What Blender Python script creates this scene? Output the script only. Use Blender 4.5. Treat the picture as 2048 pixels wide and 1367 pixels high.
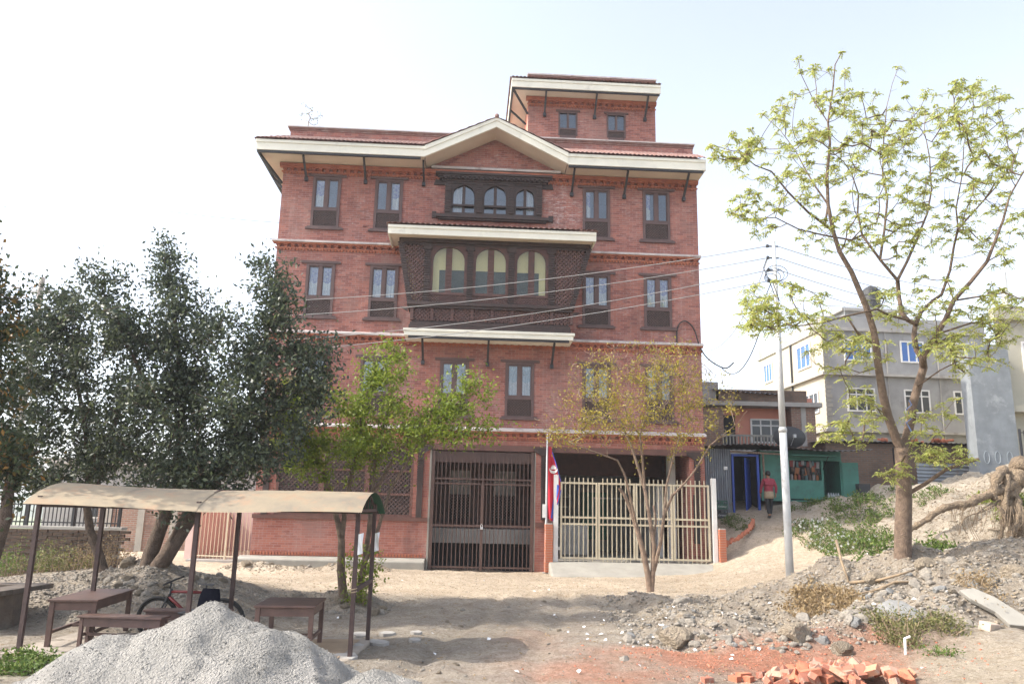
import bpy, bmesh, math, random
import numpy as np
from mathutils import Vector, Matrix, Euler
for o in list(bpy.data.objects): bpy.data.objects.remove(o)
random.seed(7); RNG = np.random.default_rng(11)
scene = bpy.context.scene; COL = scene.collection
R = math.radians; PI = math.pi
# ------------------------------------------------------------------ camera
PITCH, ROLL, FPX, CAMZ = R(12.2), R(1.26), 1600.0, 1.75
fw = Vector((0, math.cos(PITCH), math.sin(PITCH)))
up0 = Vector((0, -math.sin(PITCH), math.cos(PITCH)))
rt = Vector((1, 0, 0))*math.cos(ROLL) + up0*math.sin(ROLL)
up = up0*math.cos(ROLL) - Vector((1, 0, 0))*math.sin(ROLL)
cam = bpy.data.cameras.new('camera'); camo = bpy.data.objects.new('camera', cam); COL.objects.link(camo)
cam.sensor_width = 36.0; cam.lens = 36.0*FPX/2048.0; cam.clip_start = .1; cam.clip_end = 8000
camo.matrix_world = Matrix(((rt.x, up.x, -fw.x, 0), (rt.y, up.y, -fw.y, 0), (rt.z, up.z, -fw.z, CAMZ), (0, 0, 0, 1)))
scene.camera = camo
# ------------------------------------------------------------------ light
SUN_EL, SUN_AZ = R(43), R(9)             # sun stands to the left, a touch in front of the facade plane
to_sun = Vector((-math.cos(SUN_AZ)*math.cos(SUN_EL), -math.sin(SUN_AZ)*math.cos(SUN_EL), math.sin(SUN_EL)))
w = bpy.data.worlds.new('World'); scene.world = w; w.use_nodes = True
wn = w.node_tree.nodes; wl = w.node_tree.links
sky = wn.new('ShaderNodeTexSky'); sky.sky_type = 'NISHITA'; sky.sun_disc = False
sky.sun_elevation = SUN_EL; sky.sun_rotation = math.atan2(to_sun.x, to_sun.y)
sky.altitude = 1300; sky.air_density = 1.0; sky.dust_density = 8.0; sky.ozone_density = 1.0
hs = wn.new('ShaderNodeHueSaturation'); hs.inputs['Saturation'].default_value = .5; hs.inputs['Value'].default_value = 1.2   # hazy, washed out spring sky
wl.new(sky.outputs[0], hs.inputs['Color']); wl.new(hs.outputs[0], wn['Background'].inputs[0]); wn['Background'].inputs[1].default_value = 0.15
sd = bpy.data.lights.new('sun', 'SUN'); so = bpy.data.objects.new('sun', sd); COL.objects.link(so)
sd.energy = 2.4; sd.angle = R(.5); sd.color = (1, .93, .82)
so.rotation_euler = to_sun.to_track_quat('Z', 'Y').to_euler()
scene.view_settings.view_transform = 'Standard'; scene.view_settings.look = 'None'
scene.view_settings.gamma = 1; scene.view_settings.exposure = 1.38
# ------------------------------------------------------------------ helpers
def at(px, py, Y):                       # photo pixel + distance in metres -> point in the place
    d = fw*FPX + rt*(px-1024) - up*(py-683.5)
    return Vector((0, 0, CAMZ)) + d*(Y/d.y)
class MB:
    def __init__(s): s.v = []; s.f = []
    def add(s, vs, fs):
        n = len(s.v); s.v += [tuple(p) for p in vs]; s.f += [tuple(i+n for i in f) for f in fs]; return s
    def box(s, x0, x1, y0, y1, z0, z1):
        return s.add([(x0,y0,z0),(x1,y0,z0),(x1,y1,z0),(x0,y1,z0),(x0,y0,z1),(x1,y0,z1),(x1,y1,z1),(x0,y1,z1)],
                     [(0,3,2,1),(4,5,6,7),(0,1,5,4),(1,2,6,5),(2,3,7,6),(3,0,4,7)])
    def bar(s, p, q, w, h=None, up=(0,0,1)):
        p = Vector(p); q = Vector(q); h = h or w; d = (q-p).normalized(); u = Vector(up)
        if abs(d.dot(u)) > .98: u = Vector((0,1,0))
        a = d.cross(u).normalized()*(w/2); b = a.cross(d).normalized()*(h/2)
        return s.add([p-a-b,p+a-b,p+a+b,p-a+b,q-a-b,q+a-b,q+a+b,q-a+b],
                     [(0,3,2,1),(4,5,6,7),(0,1,5,4),(1,2,6,5),(2,3,7,6),(3,0,4,7)])
    def prism(s, poly, y0, y1):          # polygon in x,z pushed along y
        n = len(poly)
        return s.add([(a,y0,b) for a,b in poly]+[(a,y1,b) for a,b in poly],
                     [tuple(range(n)), tuple(range(2*n-1,n-1,-1))]+[(i,i+n,(i+1)%n+n,(i+1)%n) for i in range(n)])
    def prismx(s, poly, x0, x1):         # polygon in y,z pushed along x
        n = len(poly)
        return s.add([(x0,a,b) for a,b in poly]+[(x1,a,b) for a,b in poly],
                     [tuple(range(n-1,-1,-1)), tuple(range(n,2*n))]+[(i,(i+1)%n,(i+1)%n+n,i+n) for i in range(n)])
    def tube(s, pts, rad, n=6, closed=False, cap=True):
        pts = [Vector(p) for p in pts]; m = len(pts)
        rad = rad if hasattr(rad, '__len__') else [rad]*m
        a = None; vs = []
        for i in range(m):
            if closed: t = pts[(i+1)%m]-pts[i-1]
            else: t = pts[min(i+1,m-1)]-pts[max(i-1,0)]
            t = t.normalized() if t.length > 1e-9 else Vector((0,0,1))
            if a is None: a = t.orthogonal().normalized()
            a = a - t*a.dot(t)
            a = a.normalized() if a.length > 1e-6 else t.orthogonal().normalized()
            b = t.cross(a)
            for k in range(n):
                g = 2*PI*k/n; vs.append(pts[i]+(a*math.cos(g)+b*math.sin(g))*rad[i])
        fs = []
        for i in range(m if closed else m-1):
            j = (i+1) % m
            for k in range(n): fs.append((i*n+k, i*n+(k+1)%n, j*n+(k+1)%n, j*n+k))
        if cap and not closed: fs += [tuple(range(n-1,-1,-1)), tuple(range((m-1)*n, m*n))]
        return s.add(vs, fs)
    def lathe(s, prof, c=(0,0,0), n=16, cap=True):   # (radius, z) list
        vs = []; m = len(prof)
        for r_, z in prof:
            for k in range(n): g = 2*PI*k/n; vs.append((c[0]+r_*math.cos(g), c[1]+r_*math.sin(g), c[2]+z))
        fs = [(i*n+k, i*n+(k+1)%n, (i+1)*n+(k+1)%n, (i+1)*n+k) for i in range(m-1) for k in range(n)]
        if cap: fs += [tuple(range(n-1,-1,-1)), tuple(range((m-1)*n, m*n))]
        return s.add(vs, fs)
    def grid(s, fn, nu, nv):
        vs = [fn(i/nu, j/nv) for i in range(nu+1) for j in range(nv+1)]
        return s.add(vs, [(i*(nv+1)+j,(i+1)*(nv+1)+j,(i+1)*(nv+1)+j+1,i*(nv+1)+j+1) for i in range(nu) for j in range(nv)])
    def mesh(s, name, m, smooth=False):
        me = bpy.data.meshes.new(name); me.from_pydata(s.v, [], s.f); me.update()
        if m: me.materials.append(m)
        if smooth: me.polygons.foreach_set('use_smooth', [True]*len(me.polygons))
        return me
    def build(s, name, m, parent=None, loc=(0,0,0), rot=(0,0,0), smooth=False, bevel=0):
        o = link(name, s.mesh(name, m, smooth), parent, loc, rot)
        if bevel:
            b = o.modifiers.new('bevel', 'BEVEL'); b.width = bevel; b.segments = 2; b.limit_method = 'ANGLE'
        return o
def smooth(P, n=6):                      # rounded path through the points
    P = [Vector(p) for p in P]; out = []
    for i in range(len(P)-1):
        a, b, c, d = P[max(i-1,0)], P[i], P[i+1], P[min(i+2,len(P)-1)]
        for k in range(n): t = k/n; out.append(.5*(2*b+(c-a)*t+(2*a-5*b+4*c-d)*t*t+(3*b-a-3*c+d)*t**3))
    return out+[P[-1]]
def link(name, data, parent=None, loc=(0,0,0), rot=(0,0,0), scale=None):
    o = bpy.data.objects.new(name, data); COL.objects.link(o); o.parent = parent
    o.location = loc; o.rotation_euler = rot
    if scale is not None: o.scale = scale
    return o
def tag(o, label, cat, group=None, kind=None):
    o['label'] = label; o['category'] = cat
    if group: o['group'] = group
    if kind: o['kind'] = kind
    return o
def thing(name, label, cat, loc=(0,0,0), rz=0, group=None):
    return tag(link(name, None, None, loc, (0,0,rz)), label, cat, group)
def npmesh(name, V, Fq, m):              # numpy verts (N,3), faces (M,k)
    me = bpy.data.meshes.new(name); k = Fq.shape[1]
    me.vertices.add(len(V)); me.vertices.foreach_set('co', np.asarray(V, np.float32).ravel())
    me.loops.add(Fq.size); me.loops.foreach_set('vertex_index', Fq.astype(np.int32).ravel())
    me.polygons.add(len(Fq)); me.polygons.foreach_set('loop_start', np.arange(0, Fq.size, k, dtype=np.int32))
    me.update(calc_edges=True)
    if m: me.materials.append(m)
    return me
# ------------------------------------------------------------------ materials
def nt(name):
    m = bpy.data.materials.new(name); m.use_nodes = True; t = m.node_tree
    return m, t.nodes, t.links, t.nodes['Principled BSDF']
def mixc(N, L, fac, a, b, mode='MIX'):
    n = N.new('ShaderNodeMix'); n.data_type = 'RGBA'; n.blend_type = mode
    for sock, val in ((n.inputs[0], fac), (n.inputs[6], a), (n.inputs[7], b)):
        if hasattr(val, 'is_linked'): L.new(val, sock)
        else: sock.default_value = (*val, 1) if isinstance(val, tuple) else val
    return n.outputs[2]
def noise(N, L, vec, scale, detail=4, rough=.6, lo=.35, hi=.65):
    n = N.new('ShaderNodeTexNoise'); n.inputs['Scale'].default_value = scale
    n.inputs['Detail'].default_value = detail; n.inputs['Roughness'].default_value = rough
    if vec is not None: L.new(vec, n.inputs['Vector'])
    r_ = N.new('ShaderNodeMapRange'); r_.inputs[1].default_value = lo; r_.inputs[2].default_value = hi
    L.new(n.outputs[0], r_.inputs[0]); return r_.outputs[0]
def bump(N, L, B, h, strength=.4, dist=.02):
    b = N.new('ShaderNodeBump'); b.inputs['Strength'].default_value = strength; b.inputs['Distance'].default_value = dist
    L.new(h, b.inputs['Height']); L.new(b.outputs[0], B.inputs['Normal']); return b
def coords(N, kind='Object'):
    return N.new('ShaderNodeTexCoord').outputs[kind]
def mat(name, c1, c2=None, rough=.8, scale=4, bscale=None, bstr=.3, bdist=.01, metal=0, c3=None, s3=1.0, t3=(.55,.7), spec=None):
    m, N, L, B = nt(name); v = coords(N)
    c2 = c2 or tuple(x*.75 for x in c1)
    col = mixc(N, L, noise(N, L, v, scale), c1, c2)
    if c3: col = mixc(N, L, noise(N, L, v, s3, 5, .65, *t3), col, c3)
    L.new(col, B.inputs['Base Color']); B.inputs['Roughness'].default_value = rough; B.inputs['Metallic'].default_value = metal
    if spec is not None: B.inputs['Specular IOR Level'].default_value = spec
    if bstr: bump(N, L, B, noise(N, L, v, bscale or scale*6, 3, .6, .2, .8), bstr, bdist)
    return m
def brickmat(name, ca, cb, mortar, bw=.23, rh=.072, ms=.006, white=0.0, stain=(.12,.06,.05), patch=None):
    m, N, L, B = nt(name); v = coords(N)
    sep = N.new('ShaderNodeSeparateXYZ'); L.new(v, sep.inputs[0])
    ad = N.new('ShaderNodeMath'); L.new(sep.outputs[0], ad.inputs[0]); L.new(sep.outputs[1], ad.inputs[1])
    cv = N.new('ShaderNodeCombineXYZ'); L.new(ad.outputs[0], cv.inputs[0]); L.new(sep.outputs[2], cv.inputs[1])
    b = N.new('ShaderNodeTexBrick'); L.new(cv.outputs[0], b.inputs['Vector'])
    for k, x in (('Scale',1),('Mortar Size',ms),('Mortar Smooth',.2),('Bias',-.1),('Brick Width',bw),('Row Height',rh)): b.inputs[k].default_value = x
    b.inputs['Color1'].default_value = (*ca,1); b.inputs['Color2'].default_value = (*cb,1); b.inputs['Mortar'].default_value = (*mortar,1)
    col = mixc(N, L, noise(N, L, v, .9, 5, .65, .5, .8), b.outputs[0], stain)
    st = N.new('ShaderNodeVectorMath'); st.operation = 'MULTIPLY'; st.inputs[1].default_value = (2.2, 2.2, 9); L.new(v, st.inputs[0])
    col = mixc(N, L, noise(N, L, st.outputs[0], 1.6, 4, .7, .62, .8), col, tuple(min(1,x*1.7) for x in ca))
    if white:
        f = noise(N, L, v, 1.1, 6, .75, .60-white*.1, .78)
        f2 = noise(N, L, st.outputs[0], 3.0, 4, .7, .45, .65)
        mu = N.new('ShaderNodeMath'); mu.operation = 'MULTIPLY'; L.new(f, mu.inputs[0]); L.new(f2, mu.inputs[1])
        col = mixc(N, L, mu.outputs[0], col, (.50,.42,.40))
    if patch:                            # chalky salt bloom at one spot of the wall
        ln = N.new('ShaderNodeVectorMath'); ln.operation = 'DISTANCE'; L.new(v, ln.inputs[0]); ln.inputs[1].default_value = patch
        mr = N.new('ShaderNodeMapRange'); L.new(ln.outputs['Value'], mr.inputs[0]); mr.inputs[1].default_value = 1.15; mr.inputs[2].default_value = .1
        mu = N.new('ShaderNodeMath'); mu.operation = 'MULTIPLY'; L.new(mr.outputs[0], mu.inputs[0]); L.new(noise(N, L, st.outputs[0], 1.5, 6, .8, .5, .66), mu.inputs[1])
        col = mixc(N, L, mu.outputs[0], col, (.62,.55,.53))
    if white:                            # dust and pale smears, rain-washed in upright streaks
        dv = N.new('ShaderNodeVectorMath'); dv.operation = 'MULTIPLY'; dv.inputs[1].default_value = (3.5,3.5,.5); L.new(v, dv.inputs[0])
        col = mixc(N, L, noise(N, L, dv.outputs[0], 1.0, 6, .75, .52, 1.15), col, (.44,.31,.285))
        col = mixc(N, L, noise(N, L, v, .45, 6, .7, .5, 1.0), col, (.44,.28,.25))
    L.new(col, B.inputs['Base Color']); B.inputs['Roughness'].default_value = .9; B.inputs['Specular IOR Level'].default_value = .2
    iv = N.new('ShaderNodeMath'); iv.operation = 'SUBTRACT'; iv.inputs[0].default_value = 1; L.new(b.outputs['Fac'], iv.inputs[1])
    bump(N, L, B, iv.outputs[0], .5, .008)
    return m
def leafmat(name, c1, c2, c3=None, trans=.35, rough=.45):
    m, N, L, B = nt(name); g = N.new('ShaderNodeNewGeometry'); rp = N.new('ShaderNodeValToRGB')
    L.new(g.outputs['Random Per Island'], rp.inputs[0]); e = rp.color_ramp.elements
    e[0].color = (*c1,1); e[1].color = (*c2,1); e[1].position = .8
    if c3: x = e.new(.985); x.color = (*c3,1)
    L.new(rp.outputs[0], B.inputs['Base Color']); B.inputs['Roughness'].default_value = rough
    B.inputs['Specular IOR Level'].default_value = .35
    tr = N.new('ShaderNodeBsdfTranslucent'); L.new(rp.outputs[0], tr.inputs[0])
    mx = N.new('ShaderNodeMixShader'); mx.inputs[0].default_value = trans
    L.new(B.outputs[0], mx.inputs[1]); L.new(tr.outputs[0], mx.inputs[2]); L.new(mx.outputs[0], N['Material Output'].inputs[0])
    return m
def glassmat(name, tint=(.55,.6,.62), refl=.4):
    m, N, L, B = nt(name); N.remove(B)
    t = N.new('ShaderNodeBsdfTransparent'); t.inputs[0].default_value = (*tint,1)
    g = N.new('ShaderNodeBsdfGlossy'); g.inputs[0].default_value = (.8,.86,.92,1); g.inputs['Roughness'].default_value = .04
    mx = N.new('ShaderNodeMixShader'); mx.inputs[0].default_value = refl
    L.new(t.outputs[0], mx.inputs[1]); L.new(g.outputs[0], mx.inputs[2]); L.new(mx.outputs[0], N['Material Output'].inputs[0]); return m
M = {}
M['brick'] = brickmat('brick_wall', (.36,.14,.108), (.20,.074,.066), (.315,.215,.19), white=1.1, patch=(1.5,0,11.95))
M['brick_gf'] = brickmat('brick_ground_floor', (.36,.14,.105), (.25,.088,.07), (.32,.21,.18), white=.5)
M['brick_raw'] = brickmat('raw_brick', (.30,.17,.12), (.22,.13,.10), (.27,.24,.21), rh=.075, ms=.012, stain=(.12,.09,.08))
M['brick_old'] = brickmat('old_brick', (.22,.13,.09), (.15,.10,.075), (.16,.14,.12), rh=.075, ms=.014, stain=(.07,.06,.05))
M['terracotta'] = mat('terracotta', (.42,.15,.085), (.30,.10,.065), .85, 3, 40)
M['tile'] = mat('roof_tile', (.24,.12,.095), (.17,.09,.077), .85, 2.5, 30, c3=(.27,.19,.17), s3=4, t3=(.45,.7))
M['ledge'] = mat('ledge_concrete', (.55,.50,.48), (.42,.37,.36), .9, 3, 30, c3=(.30,.24,.23), s3=2)
M['cream'] = mat('cream_paint', (.74,.71,.61), (.66,.63,.54), .65, 1.6, 20, .08, c3=(.52,.49,.42), s3=2.2, t3=(.58,.8))
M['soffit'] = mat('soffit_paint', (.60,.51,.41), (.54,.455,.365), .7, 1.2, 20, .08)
M['salmon'] = mat('salmon_plaster', (.62,.27,.19), (.55,.23,.17), .85, 1.5, 20, .1)
M['black_metal'] = mat('black_metal', (.018,.018,.022), (.03,.03,.034), .5, 5, 30, .05)
M['frame'] = mat('window_frame', (.115,.066,.060), (.09,.052,.048), .55, 4, 40, .1)
M['carved'] = mat('carved_wood', (.052,.027,.022), (.03,.018,.016), .6, 6, 60, .5, .01)
M['carved_red'] = mat('carved_wood_red', (.105,.045,.034), (.065,.030,.026), .6, 6, 60, .5, .01)
M['lattice'] = mat('lattice_wood', (.075,.042,.035), (.05,.03,.026), .65, 6, 50, .2)
M['brown_wood'] = mat('brown_wood', (.135,.060,.045), (.10,.045,.036), .6, 4, 40, .15)
M['dark'] = mat('dark_interior', (.03,.028,.03), (.022,.02,.022), .9, 2, 10, 0)  # near-black colour stands in for shade inside rooms and openings
M['inner'] = mat('interior_plaster', (.32,.315,.31), (.26,.255,.25), .9, 1, 10, 0)
M['inner_pale'] = mat('interior_pale', (.78,.72,.44), (.72,.66,.40), .9, 1, 10, 0)
M['glass'] = glassmat('window_glass', (.78,.80,.82), .10)
M['glass_room'] = glassmat('balcony_glass', (.90,.90,.84), .035)
M['concrete'] = mat('concrete', (.40,.38,.35), (.32,.30,.28), .9, 2.5, 40, .2, c3=(.22,.20,.18), s3=1.2)
M['concrete_pale'] = mat('pale_concrete', (.33,.31,.27), (.26,.245,.215), .9, 2, 40, .2)
M['gate_brown'] = mat('brown_gate_paint', (.105,.058,.046), (.075,.042,.035), .5, 3, 30, .05)
M['gate_beige'] = mat('beige_gate_paint', (.56,.49,.36), (.48,.41,.29), .5, 3, 30, .05)
M['white'] = mat('white_paint', (.72,.71,.69), (.62,.61,.59), .6, 3, 30, .1)
M['galv'] = mat('galvanised_pole', (.52,.53,.53), (.44,.45,.46), .55, 2, 20, .1, c3=(.34,.31,.28), s3=1.5)
M['rust_post'] = mat('rusty_post', (.075,.045,.04), (.05,.03,.028), .7, 8, 50, .3)
M['wood_table'] = mat('table_wood', (.13,.075,.06), (.085,.05,.042), .55, 5, 30, .2)
M['bark'] = mat('bark', (.22,.155,.11), (.13,.09,.065), .95, 9, 40, .9, .03)
M['bark_dark'] = mat('dark_bark', (.16,.115,.085), (.085,.062,.048), .95, 9, 40, .9, .03)
M['bark_pale'] = mat('pale_bark', (.27,.19,.135), (.16,.11,.08), .9, 8, 30, .8, .02)
M['rubber'] = mat('rubber', (.02,.02,.02), (.03,.03,.03), .8, 8, 40, .1)
M['red_paint'] = mat('red_paint', (.20,.012,.016), (.15,.01,.012), .45, 4, 30, 0)
M['blue_paint'] = mat('blue_paint', (.025,.07,.36), (.02,.05,.28), .5, 4, 30, .1)
M['green_paint'] = mat('green_paint', (.055,.20,.155), (.045,.16,.125), .6, 3, 30, .15, c3=(.05,.12,.10), s3=2.5)
M['corr'] = mat('corrugated_iron', (.33,.36,.40), (.25,.27,.30), .5, 2, 20, .1, .01, .3, c3=(.25,.18,.14), s3=1.5)
M['corr_rust'] = mat('rusty_iron', (.10,.085,.075), (.06,.05,.045), .8, 3, 30, .2, c3=(.16,.09,.06), s3=2)
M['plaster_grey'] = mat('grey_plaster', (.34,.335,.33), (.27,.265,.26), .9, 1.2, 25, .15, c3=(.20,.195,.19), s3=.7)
M['plaster_cream_lit'] = mat('cream_sunlit_plaster', (.46,.43,.345), (.40,.375,.30), .9, 1, 20, .1, c3=(.33,.31,.265), s3=.8)  # own colour of the cream building; on the grey house, painted sunlight
M['plaster_blue'] = mat('blue_grey_plaster', (.245,.265,.28), (.195,.21,.22), .9, 2.2, 25, .15, c3=(.33,.345,.355), s3=1.4)
M['plaster_pink'] = mat('pink_plaster', (.60,.45,.41), (.54,.40,.36), .9, 1.2, 25, .15)
M['blue_glass'] = mat('blue_window_film', (.06,.16,.44), (.05,.13,.36), .2, 1, 10, 0)
M['dark_glass'] = mat('dark_glass', (.05,.055,.06), (.035,.04,.045), .1, 1, 10, 0)
M['sand'] = mat('grey_sand', (.42,.40,.37), (.29,.28,.26), .97, 2.2, 45, 1.0, .05, c3=(.42,.405,.385), s3=38, t3=(.56,.66), spec=.1)
M['stone'] = mat('grey_stone', (.31,.275,.23), (.205,.185,.16), .95, 7, 30, .6, .02)
M['stone_tan'] = mat('tan_stone', (.36,.295,.215), (.25,.205,.155), .95, 6, 14, 1.0, .06)
M['stone_blue'] = mat('bluish_stone', (.245,.24,.23), (.165,.165,.16), .9, 7, 30, .6, .02)
M['brick_loose'] = mat('loose_brick', (.50,.18,.10), (.38,.13,.075), .9, 9, 50, .4, .01)
M['paper'] = mat('paper', (.78,.78,.78), (.70,.70,.70), .8, 8, 20, .1)
M['wire'] = mat('wire', (.32,.31,.30), (.25,.25,.25), .6, 3, 10, 0)
M['wire_black'] = mat('black_cable', (.02,.02,.02), (.03,.03,.03), .6, 3, 10, 0)
M['skin'] = mat('skin', (.32,.17,.11), (.28,.15,.10), .6, 6, 30, 0)
M['hair'] = mat('hair', (.012,.010,.010), (.02,.017,.015), .6, 20, 60, .4)
M['cardigan'] = mat('maroon_knit', (.30,.045,.065), (.23,.03,.05), .95, 12, 90, .5)
M['tunic'] = mat('beige_cloth', (.36,.28,.19), (.30,.23,.16), .95, 8, 60, .3)
M['trousers'] = mat('black_cloth', (.02,.02,.024), (.028,.028,.03), .95, 8, 60, .3)
M['mat_tan'] = mat('tan_floor_mat', (.36,.26,.17), (.29,.21,.14), .95, 5, 60, .3)
M['blue_tarp'] = mat('blue_tarp', (.05,.09,.40), (.04,.07,.32), .5, 3, 20, .3)
M['plastic_black'] = mat('black_plastic', (.03,.03,.032), (.04,.04,.042), .5, 4, 20, 0)
M['root'] = mat('root_bark', (.30,.225,.15), (.17,.125,.085), .95, 5, 18, 1.0, .06)
M['dry'] = mat('dry_twig', (.30,.22,.14), (.20,.15,.10), .95, 8, 30, .3)
# ------------------------------------------------------------------ terrain
BU0, BU1 = -7.81, 6.26                   # facade ends, metres along the facade
FY, FA = 25.5, R(3)                      # facade line: through (0,FY), turned 3 degrees
def fac(u, wv, z):                       # facade coordinates -> world (wv towards the viewer)
    return Vector((u*math.cos(FA)+wv*math.sin(FA), FY+u*math.sin(FA)-wv*math.cos(FA), z))
cps = []
def cp(px, py, Y): p = at(px, py, Y); cps.append((p.x, p.y, p.z))
for x in (-30,-16,-10,-6,-3,0,3): cps.append((x, 3, -.15))
for x in (8,16,30): cps.append((x, 3, -.1))
for x in (-10,-7,-4,-1,2): cps.append((x, 9, -.15))
for x in (-9,-6,-3,-.5): cps.append((x, 12.5, -.15))
for x in (-4,-1.5,1): cps.append((x, 15.5, -.13))
cps += [(-4.6,13.5,-.36),(-5.6,13.4,-.36)]
for x in (-4,-1,2.6): cps.append((x, 18.5, -.06))
for x in (-7,-4,-1,2,4.5): cps.append((x, 21.5, 0.0))
for x in (-8.2,-5,-2,1): cps.append((x, 24.6, .05))
cps += [(4,24.7,.12),(6.2,24.6,.25),(-2,30,.05),(3,30,.1),(-5,34,.05),(4,38,.2)]
cps += [(-14,14,-.3),(-12,18,.1),(-13,24,-.1),(-11,28,.2),(-16,32,.1),(-24,24,-.6),(-40,40,-3),(-30,12,-.5)]
for a in ((300,1128,16),(240,1150,15.5),(380,1150,15.8),(450,1180,15.6),(180,1190,14.6),(330,1180,14.6)): cp(*a)
cp(690,1190,17.6); cp(620,1215,17); cp(770,1215,17)
# rubble bank on the right: crest, face, foot
for a in ((1230,1188,18.6),(1400,1193,18),(1500,1185,17.8),(1580,1170,17.6),(1640,1150,16.8),(1720,1135,16.2),(1850,1116,15.4),(2000,1114,15),(2160,1110,15)): cp(*a)
for a in ((1300,1240,15.4),(1450,1240,15),(1600,1220,15),(1700,1215,14.2),(1850,1190,13.8),(1980,1190,13.6),(2120,1200,13.4)): cp(*a)
for a in ((1300,1298,12.3),(1450,1308,12.1),(1620,1310,12),(1760,1300,12),(1850,1290,11.8),(1980,1262,12),(2100,1265,12)): cp(*a)
cps += [(2.5,10.5,-.16),(4.5,10.6,-.14),(5.6,10.2,.0),(7,10.2,.12),(6.2,8.8,.05)]
# behind the bank: hollow, path, green bank, plateau
for a in ((1805,1118,17),(1700,1135,19.5),(1620,1150,21),(1900,1112,18),(2020,1110,18.4)): cp(*a)
for a in ((1480,1128,23.6),(1520,1086,25.6),(1540,1037,28),(1500,1028,28.6),(1470,1030,28.4),(1560,1140,22.5)): cp(*a)
for a in ((1640,1105,23.4),(1650,1052,25.5),(1640,1012,27.6),(1700,1000,28),(1760,985,28.3),(1750,1060,24.4),(1720,1110,21.8)): cp(*a)
for a in ((1850,965,27),(1860,1000,24.6),(1850,1070,21.4),(1930,965,25),(1960,1080,20.4),(1960,1010,21.6),(2040,1085,20.2),(2040,1000,21.6),(2040,930,23),(2150,930,23)): cp(*a)
cps += [(8,31,2.35),(12,31,2.5),(16,31,2.8),(20,31,3.2),(9,36,3),(16,38,3.2),(24,36,3.6),(14,50,3.4),(30,60,3.5),(26,24,3.6),(24,16,1.4)]
cps += [(-60,90,-8),(0,90,2),(60,90,4),(-100,10,-6),(100,10,2)]
CP = np.array(cps)
def tps_fit(P):
    n = len(P); d = np.linalg.norm(P[:,None,:2]-P[None,:,:2], axis=2)
    K = d**2*np.log(d+1e-9) + np.eye(n)*.4
    A = np.zeros((n+3,n+3)); A[:n,:n] = K; A[:n,n] = 1; A[:n,n+1:] = P[:,:2]; A[n:,:n] = A[:n,n:].T
    return np.linalg.solve(A, np.r_[P[:,2], 0,0,0])
TW = tps_fit(CP)
def tps(X, Y):
    X = np.asarray(X, float); out = np.full(X.shape, TW[-3]) + TW[-2]*X + TW[-1]*Y
    for i in range(len(CP)):
        d2 = (X-CP[i,0])**2+(Y-CP[i,1])**2; out += TW[i]*.5*d2*np.log(d2+1e-12)
    return out
NG = {}
def vnoise(X, Y, s, seed):               # smooth value noise
    if seed not in NG: NG[seed] = np.random.default_rng(seed).random((64,64))
    G = NG[seed]; x = X/s; y = Y/s
    i = np.floor(x).astype(int); j = np.floor(y).astype(int); fx = x-i; fy = y-j
    fx = fx*fx*(3-2*fx); fy = fy*fy*(3-2*fy); g = lambda a,b: G[a%64, b%64]
    return (g(i,j)*(1-fx)+g(i+1,j)*fx)*(1-fy)+(g(i,j+1)*(1-fx)+g(i+1,j+1)*fx)*fy-.5
def sst(a, b, x): t = np.clip((x-a)/(b-a), 0, 1); return t*t*(3-2*t)
def rough_mask(X, Y):                    # how broken the ground is
    bank = sst(1.3,2.6,X - (19-Y)*.04)*sst(11.7,12.6,Y)*(1-sst(17.6,18.6,Y-.0*X)*(1-sst(5.5,7,X)))
    bank = bank*(1-sst(19.5,21,Y))
    hill = sst(9.6,10.6,X)*sst(19,20,Y)*(1-sst(29,30,Y))
    mound = np.exp(-(((X+7.2)/1.9)**2+((Y-15.4)/1.5)**2)) + np.exp(-(((X+3.6)/1.1)**2+((Y-17.3)/.9)**2))
    curb = np.exp(-((Y-24.2)/.35)**2)*sst(-8.6,-8,X)*(1-sst(-4.2,-3.2,X))
    return np.clip(bank+.9*hill+mound+.7*curb, 0, 1)
def ground(X, Y):
    X = np.asarray(X, float); Y = np.asarray(Y, float); far = np.hypot(X, Y-15)
    z = tps(np.clip(X,-60,60), np.clip(Y,0,90))
    m = rough_mask(X, Y)*(far < 40)
    z = z + m*(.46*vnoise(X,Y,1.1,1)+.28*vnoise(X,Y,.45,2)+.15*vnoise(X,Y,.2,3)) + (.05*vnoise(X,Y,.9,4)+.03*vnoise(X,Y,.3,5)+.025*vnoise(X,Y,.17,7)+.09*vnoise(X,Y,3.1,6))
    rut = 0
    for yc, am in ((20.3,.05),(21.9,.05),(20.9,.03),(22.5,.03)): rut = rut + am*np.exp(-((Y-yc-.25*np.sin(X*.5+yc)-.04*X)/.16)**2)
    for xc, am in ((-.6,.06),(.9,.06),(.1,.03)): rut = rut + am*np.exp(-((X-xc-.5*np.sin(Y*.35+1))/.17)**2)*(Y < 19)*(Y > 8)
    z = z - rut*(far < 30)*(1-m)*(.6+.8*(vnoise(X,Y,.5,8)+.5))
    z = z + .16*np.exp(-((Y-24.2)/.35)**2)*sst(-8.6,-8,X)*(1-sst(-4.2,-3.2,X))      # spoil heaped along the plinth
    # steps worn into the path
    st = np.exp(-((X-7.9-(Y-24)*.25)/.8)**2)*sst(24,24.6,Y)*(1-sst(27.5,28,Y)); z = z + st*.10*(((z*2.6)%1)-.5)*-1
    u = X*math.cos(FA)+(Y-FY)*math.sin(FA); v = -X*math.sin(FA)+(Y-FY)*math.cos(FA)
    inside = (u > BU0-.05)&(u < BU1+.1)&(v > -.05)&(v < 10.2)
    z = np.where(inside, np.minimum(z, .02), z)
    front = (u > -2.55)&(u < .9)&(v > -.9)&(v <= 0); z = np.where(front, np.minimum(z, .07), z)
    return z
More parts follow.
